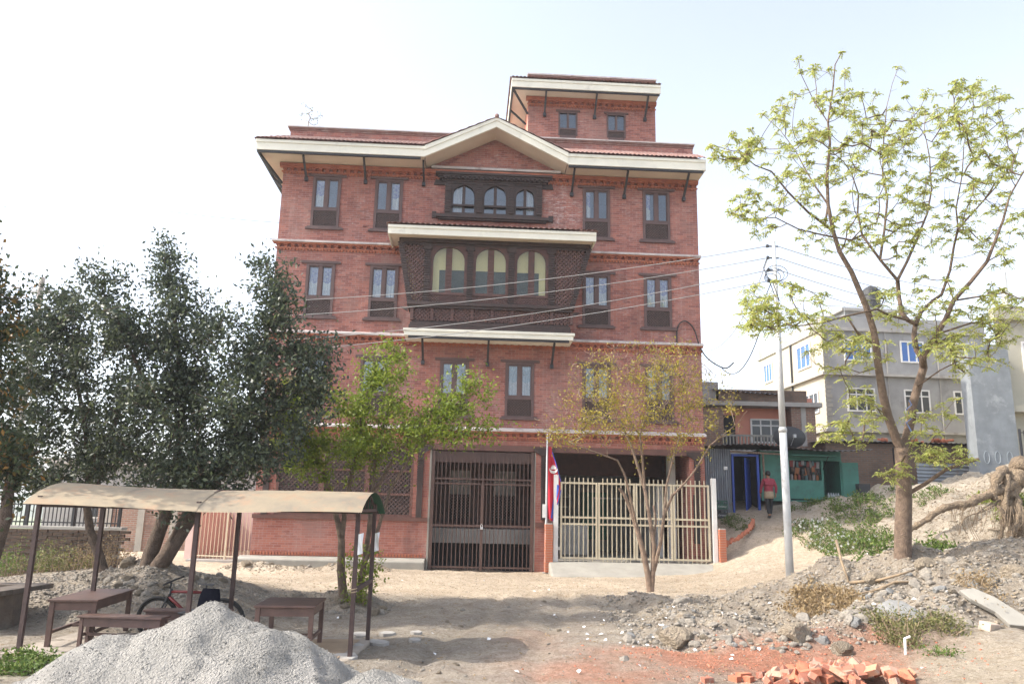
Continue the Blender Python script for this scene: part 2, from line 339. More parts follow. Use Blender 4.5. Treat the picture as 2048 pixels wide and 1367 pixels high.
def gz(x, y): return float(ground(np.array([x]), np.array([y]))[0])
def axis(a, b, d, lim):
    c = list(np.arange(a, b+1e-6, d)); s_ = d; x = b
    while x < lim[1]: s_ *= 1.3; x += s_; c.append(x)
    s_ = d; x = a; lo = []
    while x > lim[0]: s_ *= 1.3; x -= s_; lo.append(x)
    return np.array(lo[::-1]+c)
GX = axis(-13, 16, .085, (-900,900)); GY = axis(7.5, 31, .085, (-40,900))
XX, YY = np.meshgrid(GX, GY, indexing='ij'); ZZ = ground(XX, YY)
nx, ny = XX.shape; idx = np.arange(nx*ny).reshape(nx,ny)
FQ = np.stack([idx[:-1,:-1], idx[1:,:-1], idx[1:,1:], idx[:-1,1:]], -1).reshape(-1,4)
def soil_colour(X, Y):
    rm = rough_mask(X, Y)[...,None]; n1 = (vnoise(X,Y,.8,21)+.5)[...,None]; n2 = (vnoise(X,Y,.3,22)+.5)[...,None]; n3 = (vnoise(X,Y,2.2,23)+.5)[...,None]
    road = np.array((.43,.355,.265))*(1-n1)+np.array((.36,.29,.21))*n1
    dirt = np.array((.33,.285,.225))*(1-n2)+np.array((.25,.215,.175))*n2
    rub = np.array((.34,.285,.215))*(1-n2)+np.array((.23,.20,.165))*n2
    t = sst(17.2,19.0,Y+1.2*(vnoise(X,Y,1.6,24)))[...,None]
    c = dirt*(1-t)+road*t
    c = c*(1-rm*.85)+rub*rm*.85
    def blob(cx,cy,rx,ry,s=1.0):
        d = np.exp(-(((X-cx)/rx)**2+((Y-cy)/ry)**2))*s
        return np.clip(d*1.5*(.35+1.3*(vnoise(X,Y,.5,25)+.5)*(.6+.8*(vnoise(X,Y,.17,26)+.5))),0,1)[...,None]
    for a in ((3.4,11.5,1.5,.75,.85),(2.5,11.9,.8,.5,.7),(4.6,10.9,1.2,.8,.8),(1.0,10.6,.9,1.0,.4),(.5,13.2,.5,.9,.25),(1.5,10.2,.7,.5,.4),(5.3,12.1,.8,.6,.5)):
        k = blob(*a); c = c*(1-k)+np.array((.38,.18,.115))*k
    for a in ((6.4,10.2,1.2,1.2,1.3),(7.6,10.8,1.2,1.0,1.3)):
        k = blob(*a); c = c*(1-k)+np.array((.40,.335,.25))*k
    hill = (sst(8.8,10.2,X)*sst(19.5,21,Y))[...,None]; hc = np.array((.37,.32,.25))*(1-n1)+np.array((.28,.24,.185))*n1
    c = c*(1-hill)+hc*hill
    far = sst(28,60,np.hypot(X,Y))[...,None]; c = c*(1-far)+np.array((.16,.19,.08))*far
    g = blob(-6.2,10.0,1.5,.5,.35); c = c*(1-g)+np.array((.13,.16,.06))*g
    return c*(.85+.3*n3)*(1.64+.12*t)*np.array((.99,1.02,1.09))
gm, N, L, B = nt('ground_soil'); vc = N.new('ShaderNodeVertexColor'); vc.layer_name = 'soil'; v = coords(N)
c = mixc(N, L, noise(N, L, v, 26, 5, .7, .4, .75), vc.outputs[0], (.62,.58,.52), 'MULTIPLY')
c = mixc(N, L, noise(N, L, v, 55, 3, .6, .62, .72), c, (.50,.45,.38))
c = mixc(N, L, noise(N, L, v, 40, 3, .6, .64, .74), c, (.12,.10,.085))
c = mixc(N, L, noise(N, L, v, 7, 6, .75, .42, .72), c, (.66,.62,.57), 'MULTIPLY'); c = mixc(N, L, noise(N, L, v, 3.1, 6, .8, .5, .75), c, (.78,.72,.66), 'MULTIPLY')
L.new(c, B.inputs['Base Color']); B.inputs['Roughness'].default_value = .97; B.inputs['Specular IOR Level'].default_value = .15
bump(N, L, B, noise(N, L, v, 9, 9, .78, .1, .9), 1.0, .11); M['soil'] = gm
me = npmesh('ground', np.stack([XX,YY,ZZ],-1).reshape(-1,3), FQ, gm)
ca = me.color_attributes.new('soil', 'FLOAT_COLOR', 'POINT'); sc_ = soil_colour(XX, YY).reshape(-1,3)
ca.data.foreach_set('color', np.c_[sc_, np.ones(len(sc_))].astype(np.float32).ravel())
me.polygons.foreach_set('use_smooth', np.ones(len(me.polygons), bool))
go = link('ground', me); go['kind'] = 'structure'; go['label'] = 'pale dirt road, broken bank and earth slope'
# hazy hills across the valley
def hillf(a, b):
    X = -880+1760*a; h = 9+4*math.sin(a*9)+3.5*math.sin(a*23+1)+2*math.sin(a*51)
    return (X, 640+180*b, -12+(h+12)*math.sin(b*PI/2))
ho = MB().grid(hillf, 120, 8).build('hills', mat('far_hill', (.10,.13,.07), (.07,.10,.05), .95, .05, .1, 0), smooth=True); ho['kind'] = 'structure'; ho['label'] = 'low distant hills across the valley'
# ------------------------------------------------------------------ main building
bld = thing('brick_building', 'four storey red brick building with cream eaves and carved wooden balcony', 'building', (0,FY,0), FA)
def wall(x0, x1, z0, z1, holes, y0, y1, mb=None):
    mb = mb or MB(); xs = sorted({x0,x1,*[h[0] for h in holes],*[h[1] for h in holes]}); zs = sorted({z0,z1,*[h[2] for h in holes],*[h[3] for h in holes]})
    for i in range(len(xs)-1):           # merge runs upward
        run = None
        for j in range(len(zs)-1):
            cx = (xs[i]+xs[i+1])/2; cz = (zs[j]+zs[j+1])/2
            solid = not any(h[0] < cx < h[1] and h[2] < cz < h[3] for h in holes)
            if solid: run = run if run is not None else zs[j]
            if (not solid or j == len(zs)-2) and run is not None:
                mb.box(xs[i], xs[i+1], y0, y1, run, zs[j+1] if solid else zs[j]); run = None
    return mb
WW, WH = .93, 1.80
COLS = (-6.79,-4.72,2.31,4.37)
win = []                                  # (u0, z0, style)
for u, s_ in zip(COLS, ('L','R','l','l')): win.append((u, 10.92, s_))
for u in COLS: win.append((u, 7.88, 'P'))
for u in (-6.84,-4.84,-2.30,-.19,2.31,4.37): win.append((u, 4.79, 'T'))
ins = .05
holes = [(u+ins, u+WW-ins, z+ins, z+WH-ins) for u,z,_ in win] + [(-2.36,.9,11.52,12.72)] + [(-3.0,1.5,7.9,10.3)]
wall(BU0, BU1, 4.06, 14.14, holes, 0, .3).build('wall', M['brick'], bld)
MB().box(BU0,BU0+.3,.3,10,0.0,14.14).build('wall', M['brick'], bld)
MB().box(BU1-.3,BU1,.3,10,0.0,14.14).build('wall', M['brick'], bld)
MB().box(BU0+.3,BU1-.3,9.7,10,0.0,14.14).build('wall', M['brick'], bld)
core = MB()
for z in (4.2,7.2,10.25,13.2): core.box(BU0+.3,BU1-.3,.3,9.7,z-.08,z+.08)
core.build('floor_slab', M['inner'], bld)
MB().box(BU0+.3,BU1-.3,2.4,2.5,4.28,13.1).build('inner_wall', M['inner'], bld)
# --- cornices: ledge, two bands and the little brick brackets
dent = MB().box(-.07,.07,-.10,0,-.05,.05); dent.box(-.05,.05,-.06,0,-.10,-.05); dentm = dent.mesh('bracket', M['terracotta'])
def cornice(zt, x0, x1, y=0.0, ledge=True, parent=bld, step=.235):
    mb = MB()
    if ledge: mb.prismx([(y,zt+.06),(y-.20,zt-.01),(y-.20,zt-.07),(y,zt-.07)], x0-.14, x1+.03)
    else: mb.box(x0-.1, x1+.02, y-.18, y, zt-.07, zt)
    o = mb.build('cornice', M['ledge'] if ledge else M['terracotta'], parent)
    MB().box(x0-.10, x1+.02, y-.155, y, zt-.12, zt-.073).box(x0-.05, x1+.02, y-.055, y, zt-.265, zt-.225).build('band', M['terracotta'], o)
    fine = MB(); k = x0
    while k < x1-.03: fine.box(k, k+.06, y-.045, y, zt-.32, zt-.267); k += .105
    fine.build('brick_teeth', M['terracotta'], o)['kind'] = 'stuff'
    n = int((x1-x0)/step)
    for i in range(n+1): link('bracket', dentm, o, (x0+.06+i*step, y, zt-.124+.0))
    return o
for z in (10.42, 7.37, 4.40): cornice(z, BU0, BU1)
cornice(13.10, BU0, BU1, ledge=False)
# --- windows
def bars_clip(mb, poly, pitch, wd, y0, y1):
    xs = [p[0] for p in poly]; zs = [p[1] for p in poly]; n = len(poly)
    for lay, sg in ((0,1),(1,-1)):
        ya, yb = (y0, y1-.006) if lay == 0 else (y0+.006, y1)
        lo = min(z-sg*x for x in xs for z in zs); hi = max(z-sg*x for x in xs for z in zs)
        c = lo + pitch*.5
        while c < hi:
            pts = []
            for i in range(n):
                (xa,za),(xb,zb) = poly[i], poly[(i+1)%n]; fa = za-sg*xa-c; fb = zb-sg*xb-c
                if (fa < 0) != (fb < 0): t = fa/(fa-fb); pts.append((xa+(xb-xa)*t, za+(zb-za)*t))
            if len(pts) == 2 and math.dist(*pts) > .03:
                (xa,za),(xb,zb) = pts; L_ = math.dist(*pts); nx_, nz_ = -(zb-za)/L_*wd/2, (xb-xa)/L_*wd/2
                q = [(xa+nx_,za+nz_),(xa-nx_,za-nz_),(xb-nx_,zb-nz_),(xb+nx_,zb+nz_)]
                mb.prism(q, ya, yb)
            c += pitch
    return mb
def rect(x0,x1,z0,z1): return [(x0,z0),(x1,z0),(x1,z1),(x0,z1)]
fr = MB(); lz = .64
fr.box(0,.085,-.035,.12,0,WH).box(WW-.085,WW,-.035,.12,0,WH).box(.085,WW-.085,-.035,.12,WH-.08,WH).box(.085,WW-.085,-.035,.12,0,.06).box(.085,WW-.085,-.03,.12,lz-.05,lz+.05)
fr.box(WW/2-.055,WW/2+.055,-.02,.10,lz+.05,WH-.08)
fr.box(-.17,WW+.17,-.065,-.001,WH-.002,WH+.075).box(-.15,WW+.15,-.075,-.001,-.07,-.002).box(-.1,0,-.03,-.001,0,.05).box(WW,WW+.1,-.03,-.001,0,.05)
sash = MB()
for a, b in ((.085,WW/2-.055),(WW/2+.055,WW-.085)):
    fr.box(a,a+.03,.0,.06,lz+.05,WH-.08).box(b-.03,b,.0,.06,lz+.05,WH-.08).box(a+.03,b-.03,.0,.06,lz+.05,lz+.09).box(a+.03,b-.03,.0,.06,WH-.12,WH-.08)
frm = fr.mesh('window', M['frame'])
pm = MB().box(.115,WW/2-.085,.03,.038,lz+.09,WH-.12).mesh('pane', M['glass'])
lm = bars_clip(MB(), rect(.085,WW-.085,.06,lz-.05), .092, .036, -.01, .04)
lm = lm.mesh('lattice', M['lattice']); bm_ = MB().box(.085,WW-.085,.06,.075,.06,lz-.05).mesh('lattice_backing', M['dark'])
def curtainmat(name, band, base=(.76,.73,.64)):
    m, N, L, B = nt(name); v = coords(N); sp = N.new('ShaderNodeSeparateXYZ'); L.new(v, sp.inputs[0])
    wv = N.new('ShaderNodeMath'); wv.operation = 'SINE'; ml = N.new('ShaderNodeMath'); ml.operation = 'MULTIPLY'; ml.inputs[1].default_value = 30
    L.new(sp.outputs[0], ml.inputs[0]); L.new(ml.outputs[0], wv.inputs[0])
    sc = N.new('ShaderNodeMath'); sc.operation = 'MULTIPLY_ADD'; sc.inputs[1].default_value = .03; L.new(wv.outputs[0], sc.inputs[0]); L.new(sp.outputs[2], sc.inputs[2])
    r_ = N.new('ShaderNodeValToRGB'); L.new(sc.outputs[0], r_.inputs[0]); r_.color_ramp.interpolation = 'CONSTANT'
    e = r_.color_ramp.elements; e[0].color = (*base,1); e[1].position = .98; e[1].color = (*base,1)
    mr = N.new('ShaderNodeMapRange'); mr.inputs[1].default_value = 0; mr.inputs[2].default_value = 2; L.new(sc.outputs[0], mr.inputs[0]); L.new(mr.outputs[0], r_.inputs[0])
    x = e.new(.58); x.color = (*band,1); x = e.new(.78); x.color = (*[min(1,q*1.5) for q in band],1); x = e.new(.84); x.color = (*base,1)
    col = mixc(N, L, noise(N, L, v, 14, 3, .6, .4, .7), r_.outputs[0], tuple(q*.85 for q in base)); L.new(col, B.inputs['Base Color']); B.inputs['Roughness'].default_value = .95
    return m
M['curt_p'] = curtainmat('purple_curtain', (.26,.24,.42)); M['curt_t'] = curtainmat('teal_curtain', (.30,.38,.38), (.55,.52,.47))
def curt(x0, x1, m, name='curtain'):
    n = int((x1-x0)/.02)
    return MB().grid(lambda a,b: (x0+(x1-x0)*a, .085+.022*math.sin(a*(x1-x0)*62)+.008*math.sin(a*31), lz+.02+(WH-lz-.08)*b), n, 6).mesh(name, m, True)
h_ = WW/2
CM = {'L':[curt(.09,h_-.02,M['curt_p'])], 'R':[curt(h_+.12,WW-.09,M['curt_p'])], 'l':[curt(.09,h_-.2,M['curt_p'])], 'P':[curt(.09,h_-.03,M['curt_p']), curt(h_+.03,WW-.09,M['curt_p'])], 'T':[curt(.09,h_-.03,M['curt_t']), curt(h_+.03,WW-.09,M['curt_t'])]}
for u, z, s_ in win:
    o = link('window', frm, bld, (u,0,z))
    link('pane', pm, o); link('pane', pm, o, (h_-.03+.0,0,0)); link('lattice', lm, o); link('lattice_backing', bm_, o)
    for c_ in CM[s_]: link('curtain', c_, o)
# --- eaves of the main roof
EW, EZ0, EZ1, ZR = 1.0, 13.15, 13.50, 14.10
EL, ER, GA, GL, GR_, GZ = -8.49, 6.30, -.72, -3.06, 1.68, 14.62
def tiles(mb, p0, p1, q0, q1, pitch=.145, rows=5, amp=.035):  # p edge low, q edge high
    p0, p1, q0, q1 = map(Vector, (p0,p1,q0,q1)); L_ = (p1-p0).length; nu = max(8, int(L_/pitch)*6)
    nrm = (p1-p0).cross(q0-p0).normalized(); nrm = nrm if nrm.z > 0 else -nrm
    def fn(a, b):
        base = (p0+(p1-p0)*a)*(1-b)+(q0+(q1-q0)*a)*b
        ph = a*L_/pitch*2*PI; fr_ = (b*rows) % 1 if b < 1 else 1
        return base + nrm*(amp*abs(math.sin(ph/2)) + .035*(1-fr_)+.005)
    nv = rows*3; return mb.grid(lambda a,b: fn(a, b), nu, nv)
e = MB()
e.box(EL, GL, -EW, -EW+.05, EZ0, EZ1).box(EL, GL, -EW-.03, -EW, EZ1-.09, EZ1+.01).box(EL,GL,-EW-.015,-EW,EZ0,EZ0+.06)
e.build('fascia', M['cream'], bld)
e = MB(); e.box(GR_, ER, -EW, -EW+.05, EZ0-.05, EZ1-.03).box(GR_, ER, -EW-.03, -EW, EZ1-.12, EZ1-.02).box(GR_,ER,-EW-.015,-EW,EZ0-.05,EZ0+.01); e.build('fascia', M['cream'], bld)
MB().box(EL, EL+.05, -EW+.05, 9.5, EZ0, EZ1).box(EL-.03, EL, -EW-.03, 9.5, EZ1-.09, EZ1+.01).build('fascia', M['cream'], bld)
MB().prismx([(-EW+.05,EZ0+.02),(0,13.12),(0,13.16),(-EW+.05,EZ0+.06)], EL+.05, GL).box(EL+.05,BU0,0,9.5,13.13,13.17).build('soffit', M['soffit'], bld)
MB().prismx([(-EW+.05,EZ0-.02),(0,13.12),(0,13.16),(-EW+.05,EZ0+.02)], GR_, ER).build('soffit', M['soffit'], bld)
MB().prismx([(-EW+.05,EZ1-.33),(-.003,13.17),(-.003,ZR-.05),(-EW+.05,EZ1-.04)], ER-.06, ER-.001).build('soffit', M['cream'], bld)
t_ = MB(); tiles(t_, (EL-.03,-EW-.06,EZ1+.005), (GL-.2,-EW-.06,EZ1+.005), (BU0+.05,-.02,ZR), (GL+.5,-.02,ZR)); tiles(t_, (EL-.05,9.5,EZ1), (EL-.05,-EW-.06,EZ1), (BU0+.02,9.5,ZR), (BU0+.02,-.02,ZR), rows=4)
o = t_.build('roof_tiles', M['tile'], bld, smooth=True); o['kind'] = 'stuff'
t_ = MB(); tiles(t_, (GR_+.1,-EW-.06,EZ1-.025), (ER+.03,-EW-.06,EZ1-.025), (GR_-.4,-.02,ZR), (ER-.05,-.02,ZR)); o = t_.build('roof_tiles', M['tile'], bld, smooth=True); o['kind'] = 'stuff'
# gable
gt = .30
for sx, a0 in ((1,GL),(-1,GR_)):
    za = EZ1 if sx == 1 else EZ1-.03
    poly = [(a0,za-gt-.05),(GA,GZ-gt),(GA,GZ),(a0,za)]
    if sx == -1: poly = poly[::-1]
    MB().prism(poly, -EW-.02, -EW+.06).prism([(x_, z_+(.03 if i in ((2,3) if sx==1 else (0,1)) else gt-.07)) for i,(x_,z_) in enumerate(poly)], -EW-.05, -EW-.021).build('gable_fascia', M['cream'], bld)
    sp_ = [(a0+sx*.02,za-gt+.0),(GA,GZ-gt+.03),(GA,GZ-.12),(a0+sx*.02,za-.14)]
    if sx == -1: sp_ = sp_[::-1]
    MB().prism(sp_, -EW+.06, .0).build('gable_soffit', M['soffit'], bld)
    t_ = MB(); tiles(t_, (a0-sx*.05,-EW-.08,za+.02), (a0-sx*.05,1.4,za+.02), (GA,-EW-.08,GZ+.02), (GA,1.4,GZ+.02), rows=8)
    o = t_.build('roof_tiles', M['tile'], bld, smooth=True); o['kind'] = 'stuff'
MB().prism([(GL+.3,13.1),(GR_-.3,13.1),(GA,GZ-.35)], -.06, -.004).build('gable_wall', M['brick'], bld)
MB().prismx([(-.004,13.30),(-.16,13.24),(-.16,13.16),(-.004,13.16)], GL+.2, GR_-.15).build('gable_ledge', M['ledge'], bld)
MB().tube([(GA,-EW-.1,GZ+.07),(GA,1.4,GZ+.07)], .07, 8).build('ridge_tile', M['tile'], bld, smooth=True)
# parapet
MB().box(BU0+.12,BU1-.1,-.0,.25,14.14,14.42).build('parapet', M['brick'], bld)
MB().box(BU0+.06,BU1-.06,-.05,.3,14.42,14.47).box(BU0+.1,BU1-.08,-.025,.25,14.36,14.418).build('coping', M['tile'], bld)
MB().box(BU0+.02,BU1-.04,-.08,.33,14.472,14.51).build('coping', M['ledge'], bld)
MB().box(-6.9,BU1-.25,.32,.36,14.56,14.62).box(-6.9,BU1-.25,.33,.35,14.48,14.5).build('roof_rail', M['white'], bld)
MB().box(BU0+.3,BU1-.3,.3,9.7,14.0,14.1).build('roof_slab', M['concrete'], bld)
# eave struts
def strut(u, z0=12.48, z1=EZ0-.04, w0=0.03, w1=.78, par=bld, y=0):
    MB().bar((u,y-w0,z0), (u,y-w1,z1), .065, .08).box(u-.055,u+.055,y-w0-.09,y-w0+.02,z0-.10,z0+.03).build('strut', M['black_metal'], par)
for u in (-7.02,-5.05,-3.1): strut(u, 12.62)
for u in (1.92,3.72,5.78): strut(u, 12.48, EZ0-.08)
MB().box(GR_+.02,ER-.08,-EW+.02,-EW+.10,EZ0-.12,EZ0-.055).build('eave_beam', M['black_metal'], bld)
MB().box(EL+.02,GL-.12,-EW+.02,-EW+.10,EZ0-.07,EZ0-.005).box(EL+.02,EL+.10,-EW+.1,9.4,EZ0-.07,EZ0-.005).build('eave_beam', M['black_metal'], bld)
for yy in (-.78, 1.0, 3.5): MB().bar((EL+.06,yy,EZ0-.05),(BU0-.03,max(0.05,yy),12.45),.065,.08).build('strut', M['black_metal'], bld)
# --- stair tower
TY, TU0, TU1 = 2.5, .56, 5.47
th = [(1.72+.04,2.45-.04,15.9,16.82),(3.58+.04,4.33-.04,15.9,16.82)]
wall(TU0, TU1, 14.1, 18.30, th, TY, TY+.25).build('tower_wall', M['brick'], bld)
MB().box(TU0,TU0+.25,TY+.25,6.5,14.1,18.3).build('tower_side_wall', M['salmon'], bld)
MB().box(TU1-.25,TU1,TY+.25,6.5,14.1,18.3).box(TU0+.25,TU1-.25,6.25,6.5,14.1,18.3).box(TU0+.25,TU1-.25,TY+.25,6.25,18.0,18.1).build('tower_wall', M['brick'], bld)
MB().box(TU0-.03,TU1+.03,TY-.04,6.53,18.3,18.36).box(TU0-.02,TU1+.02,TY-.02,6.52,18.2,18.25).build('tower_coping', M['tile'], bld)
MB().box(TU0-.06,TU1+.06,TY-.07,6.56,18.362,18.42).build('tower_coping', M['ledge'], bld)
cornice(17.38, TU0, TU1, TY, False)
ty0 = TY-.85; tl, tr_, tz0, tz1 = -.14, TU1+.02, 17.36, 17.68
MB().box(tl,tr_,ty0,ty0+.05,tz0,tz1).box(tl,tr_,ty0-.03,ty0,tz1-.08,tz1+.01).box(tl,tl+.05,ty0+.05,6.3,tz0,tz1).build('tower_fascia', M['cream'], bld)
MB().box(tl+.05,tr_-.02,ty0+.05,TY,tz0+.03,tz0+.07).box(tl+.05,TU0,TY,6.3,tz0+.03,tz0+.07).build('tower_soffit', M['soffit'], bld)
t_ = MB(); tiles(t_, (tl-.02,ty0-.05,tz1+.01),(tr_+.02,ty0-.05,tz1+.01),(TU0,TY-.01,17.98),(tr_,TY-.01,17.98), rows=4); tiles(t_, (tl-.04,6.3,tz1),(tl-.04,ty0-.05,tz1),(TU0-.01,6.3,17.98),(TU0-.01,TY,17.98), rows=4)
o = t_.build('roof_tiles', M['tile'], bld, smooth=True); o['kind'] = 'stuff'
MB().box(tl+.02,tr_-.03,ty0+.05,ty0+.12,tz0-.06,tz0-.003).box(tl+.02,tl+.09,ty0+.12,6.2,tz0-.06,tz0-.003).build('eave_beam', M['black_metal'], bld)
for u in (1.18,3.1,5.05): strut(u, 16.72, tz0-.04, .03, .68, bld, TY)
for yy in (ty0+.1,TY+.9): MB().bar((tl+.06,yy,tz0-.04),(TU0-.02,max(yy,TY+.05),16.75),.06,.07).build('strut', M['black_metal'], bld)
tfr = MB(); a_, b_ = .73, .98
tfr.box(0,.06,-.03,.1,0,b_).box(a_-.06,a_,-.03,.1,0,b_).box(.06,a_-.06,-.03,.1,b_-.06,b_).box(.06,a_-.06,-.03,.1,.24,.30).box(a_/2-.04,a_/2+.04,-.02,.1,.3,b_-.06).box(-.1,a_+.1,-.05,-.001,b_,b_+.06).box(.06,a_-.06,-.03,.1,-.1,0)
for u in (1.72,3.58):
    o = tfr.build('window', M['frame'], bld, (u,TY,15.9))
    MB().box(.06,a_/2-.04,.03,.038,.3,b_-.06).build('pane', M['glass'], o); MB().box(a_/2+.04,a_-.06,.03,.038,.3,b_-.06).build('pane', M['glass'], o)
    bars_clip(MB(), rect(.06,a_-.06,0,.24), .062, .03, 0, .04).build('lattice', M['lattice'], o); MB().box(.06,a_-.06,.06,.07,0,.24).build('lattice_backing', M['dark'], o)
# --- carved triple window on the top floor
def arch_panel(mb, x0, x1, z0, zs, zt, y0, y1, n=12, cusp=0):
    cx = (x0+x1)/2; r_ = (x1-x0)/2; h = min(zt-zs-.03, r_*1.05); pts = []
    for i in range(n+1):
        g = PI-PI*i/n; k = 1+cusp*abs(math.sin(g*3)); pts.append((cx+r_*math.cos(g), zs+h*math.sin(g)**.8*k if 0<i<n else zs))
    for i in range(n):
        (xa,za),(xb,zb) = pts[i], pts[i+1]; mb.prism([(xa,za),(xb,zb),(xb,zt),(xa,zt)], y0, y1)
    return mb
c0, c1, cz0, cz1 = -2.36, .90, 11.52, 12.72
m_ = MB(); m_.box(c0-.0,c1+.0,-.10,.1,cz0,cz0+.10).box(c0,c1,-.10,.1,cz1-.06,cz1)
cols = [c0+.0, c0+1.06, c0+2.13, c1-.18]
for i, x in enumerate(cols): m_.box(x,x+.18,-.13,.1,cz0+.1,cz1-.06); [m_.box(x-.015,x+.195,-.15,-.13,cz0+.12+k*.08,cz0+.16+k*.08) for k in range(13)]
ops = [(cols[i]+.18, cols[i+1]) for i in range(3)]
for a, b in ops:
    m_.box(a,a+.08,-.06,.08,cz0+.1,cz1-.06).box(b-.08,b,-.06,.08,cz0+.1,cz1-.06)
    arch_panel(m_, a+.08,b-.08,cz0+.1,cz1-.50,cz1-.06,-.06,.08,14,.08); m_.box((a+b)/2-.05,(a+b)/2+.05,-.03,.08,cz0+.1,cz1-.12).box(a+.08,b-.08,-.09,.0,cz0+.34,cz0+.40)
cw = m_.build('carved_window', M['carved'], bld)
m_ = MB()
for i, (g_, za, zb, yy) in enumerate(((.14,12.72,12.78,.14),(.20,12.78,12.86,.19),(.27,12.86,12.92,.24),(.34,12.92,12.99,.30))): m_.box(c0-g_,c1+g_,-yy,0,za,zb)
for k in range(22): m_.box(c0-.1+k*.157,c0-.02+k*.157,-.27,-.19,12.79,12.85)
m_.prism([(c0-.40,12.60),(c0-.02,12.60),(c0-.02,12.72),(c0-.34,12.80)],-.05,-.002).prism([(c1+.02,12.60),(c1+.40,12.60),(c1+.34,12.80),(c1+.02,12.72)],-.05,-.002)
m_.build('lintel', M['carved'], cw)
MB().box(c0-.28,c1+.24,-.20,0,cz0-.10,cz0-.002).box(c0-.2,c1+.16,-.14,0,cz0-.16,cz0-.1).box(c0-.42,c0-.28,-.06,0,cz0-.1,cz0+.12).box(c1+.24,c1+.4,-.06,0,cz0-.1,cz0+.12).build('sill', M['carved'], cw)
for i, (a, b) in enumerate(ops):
    MB().box(a+.08,(a+b)/2-.05,.03,.038,cz0+.1,cz1-.06).build('pane', M['glass'], cw); MB().box((a+b)/2+.05,b-.08,.03,.038,cz0+.1,cz1-.06).build('pane', M['glass'], cw)
    if i != 1:
        x0 = a+.1 if i == 0 else (a+b)/2+.06; x1 = (a+b)/2-.06 if i == 0 else b-.1
        MB().grid(lambda s,t: (x0+(x1-x0)*s,.15+.02*math.sin(s*16),cz0+.1+1.05*t),16,4).build('curtain', M['curt_p'], cw, smooth=True)
# --- projecting carved balcony on the second storey from the top
BW = 1.0                                   # projection
def yb(w_): return -w_
m_ = MB(); zt, zm, zl = 10.30, 8.22, 7.52
for za, zb, g_ in ((10.20,10.32,.06),(10.12,10.20,.0),(8.14,8.24,.10),(8.06,8.14,.04),(7.60,7.66,-.06),(7.50,7.60,-.02)):
    t = (za-zl)/(zt-zl); x0 = -3.28-.40*max(0,(za-8.2)/2.1); x1 = 1.80+.58*max(0,(za-8.2)/2.1)
    m_.box(x0-g_, x1+g_, -BW-g_, -.0, za, zb)
bal = m_.build('carved_balcony', M['carved'], bld)
posts_ = (-2.80,-1.44,-.12,1.16)
m_ = MB()
for x in posts_:
    m_.box(x-.085,x+.085,-BW-.02,-BW+.14,8.24,10.12); [m_.box(x-.10,x+.10,-BW-.045,-BW-.02,z,z+.035) for z in np.arange(8.3,10.0,.075)]
    m_.box(x-.14,x+.14,-BW-.06,-BW+.12,9.98,10.12); m_.build('post', M['carved'], bal); m_ = MB()
for xa, xb in ((-3.68,-3.30),(2.38,1.82)): # leaning corner posts
    m_.bar((xb,-BW+.02,8.22),(xa,-BW+.02,10.2),.14,.14,(0,1,0))
    for k in range(24): p = Vector((xb,-BW+.02,8.22)).lerp(Vector((xa,-BW+.02,10.2)),(k+.5)/24); m_.box(p.x-.09,p.x+.09,-BW-.07,-BW-.05,p.z-.018,p.z+.018)
    m_.build('corner_post', M['carved'], bal); m_ = MB()
for i in range(3):
    a, b = posts_[i]+.085, posts_[i+1]-.085; m_ = MB()
    m_.box(a,a+.10,-BW+.02,-BW+.10,8.5,10.12).box(b-.10,b,-BW+.02,-BW+.10,8.5,10.12); arch_panel(m_, a+.10,b-.10,8.5,9.60,10.12,-BW+.02,-BW+.10,16)
    m_.box((a+b)/2-.10,(a+b)/2+.10,-BW+.03,-BW+.09,8.58,10.05); [m_.box((a+b)/2-.07,(a+b)/2+.07,-BW+.015,-BW+.03,z,z+.06) for z in np.arange(8.65,9.95,.12)]
    m_.box(a,b,-BW-.0,-BW+.12,8.5,8.58)
    o = m_.build('arched_window', M['carved_red'], bal)
    MB().box(a+.1,(a+b)/2-.1,-BW+.055,-BW+.062,8.58,10.05).build('pane', M['glass_room'], o); MB().box((a+b)/2+.1,b-.1,-BW+.055,-BW+.062,8.58,10.05).build('pane', M['glass_room'], o)
lat = MB()
for i in range(3): bars_clip(lat, rect(posts_[i]+.085,posts_[i+1]-.085,8.24,8.5), .085, .035, -BW+.02, -BW+.07)
bars_clip(lat, [(-3.24,8.24),(-2.885,8.24),(-2.885,10.12),(-3.60,10.12)], .135, .055, -BW+.02, -BW+.07)
bars_clip(lat, [(1.245,8.24),(1.76,8.24),(2.29,10.12),(1.245,10.12)], .135, .055, -BW+.02, -BW+.07)
for k in range(8): x = -3.22+k*.63; bars_clip(lat, rect(x+.05,x+.58,7.66,8.06), .12, .05, -BW+.04, -BW+.09)
lat.build('lattice', M['carved_red'], bal)
m_ = MB()
for k in range(9): x = -3.22+k*.63; MB().box(x-.05,x+.05,-BW-.0,-BW+.1,7.66,8.06).build('panel_stile', M['carved_red'], bal)
MB().box(-3.2,1.72,-BW+.16,-BW+.2,7.62,8.1).box(-3.2,-3.16,-BW+.2,0,7.62,10.1).box(1.68,1.72,-BW+.2,0,7.62,10.1).build('backing', M['carved'], bal)
MB().box(-2.72,1.08,-.78,-.74,9.38,10.15).box(-2.72,-2.42,-.78,-.74,8.1,9.38).box(.78,1.08,-.78,-.74,8.1,9.38).prism([(-3.22,8.25),(-2.9,8.25),(-2.9,10.1),(-3.56,10.1)],-BW+.13,-BW+.15).prism([(1.26,8.25),(1.74,8.25),(2.26,10.1),(1.26,10.1)],-BW+.13,-BW+.15).build('room_wall', M['inner_pale'], bal)
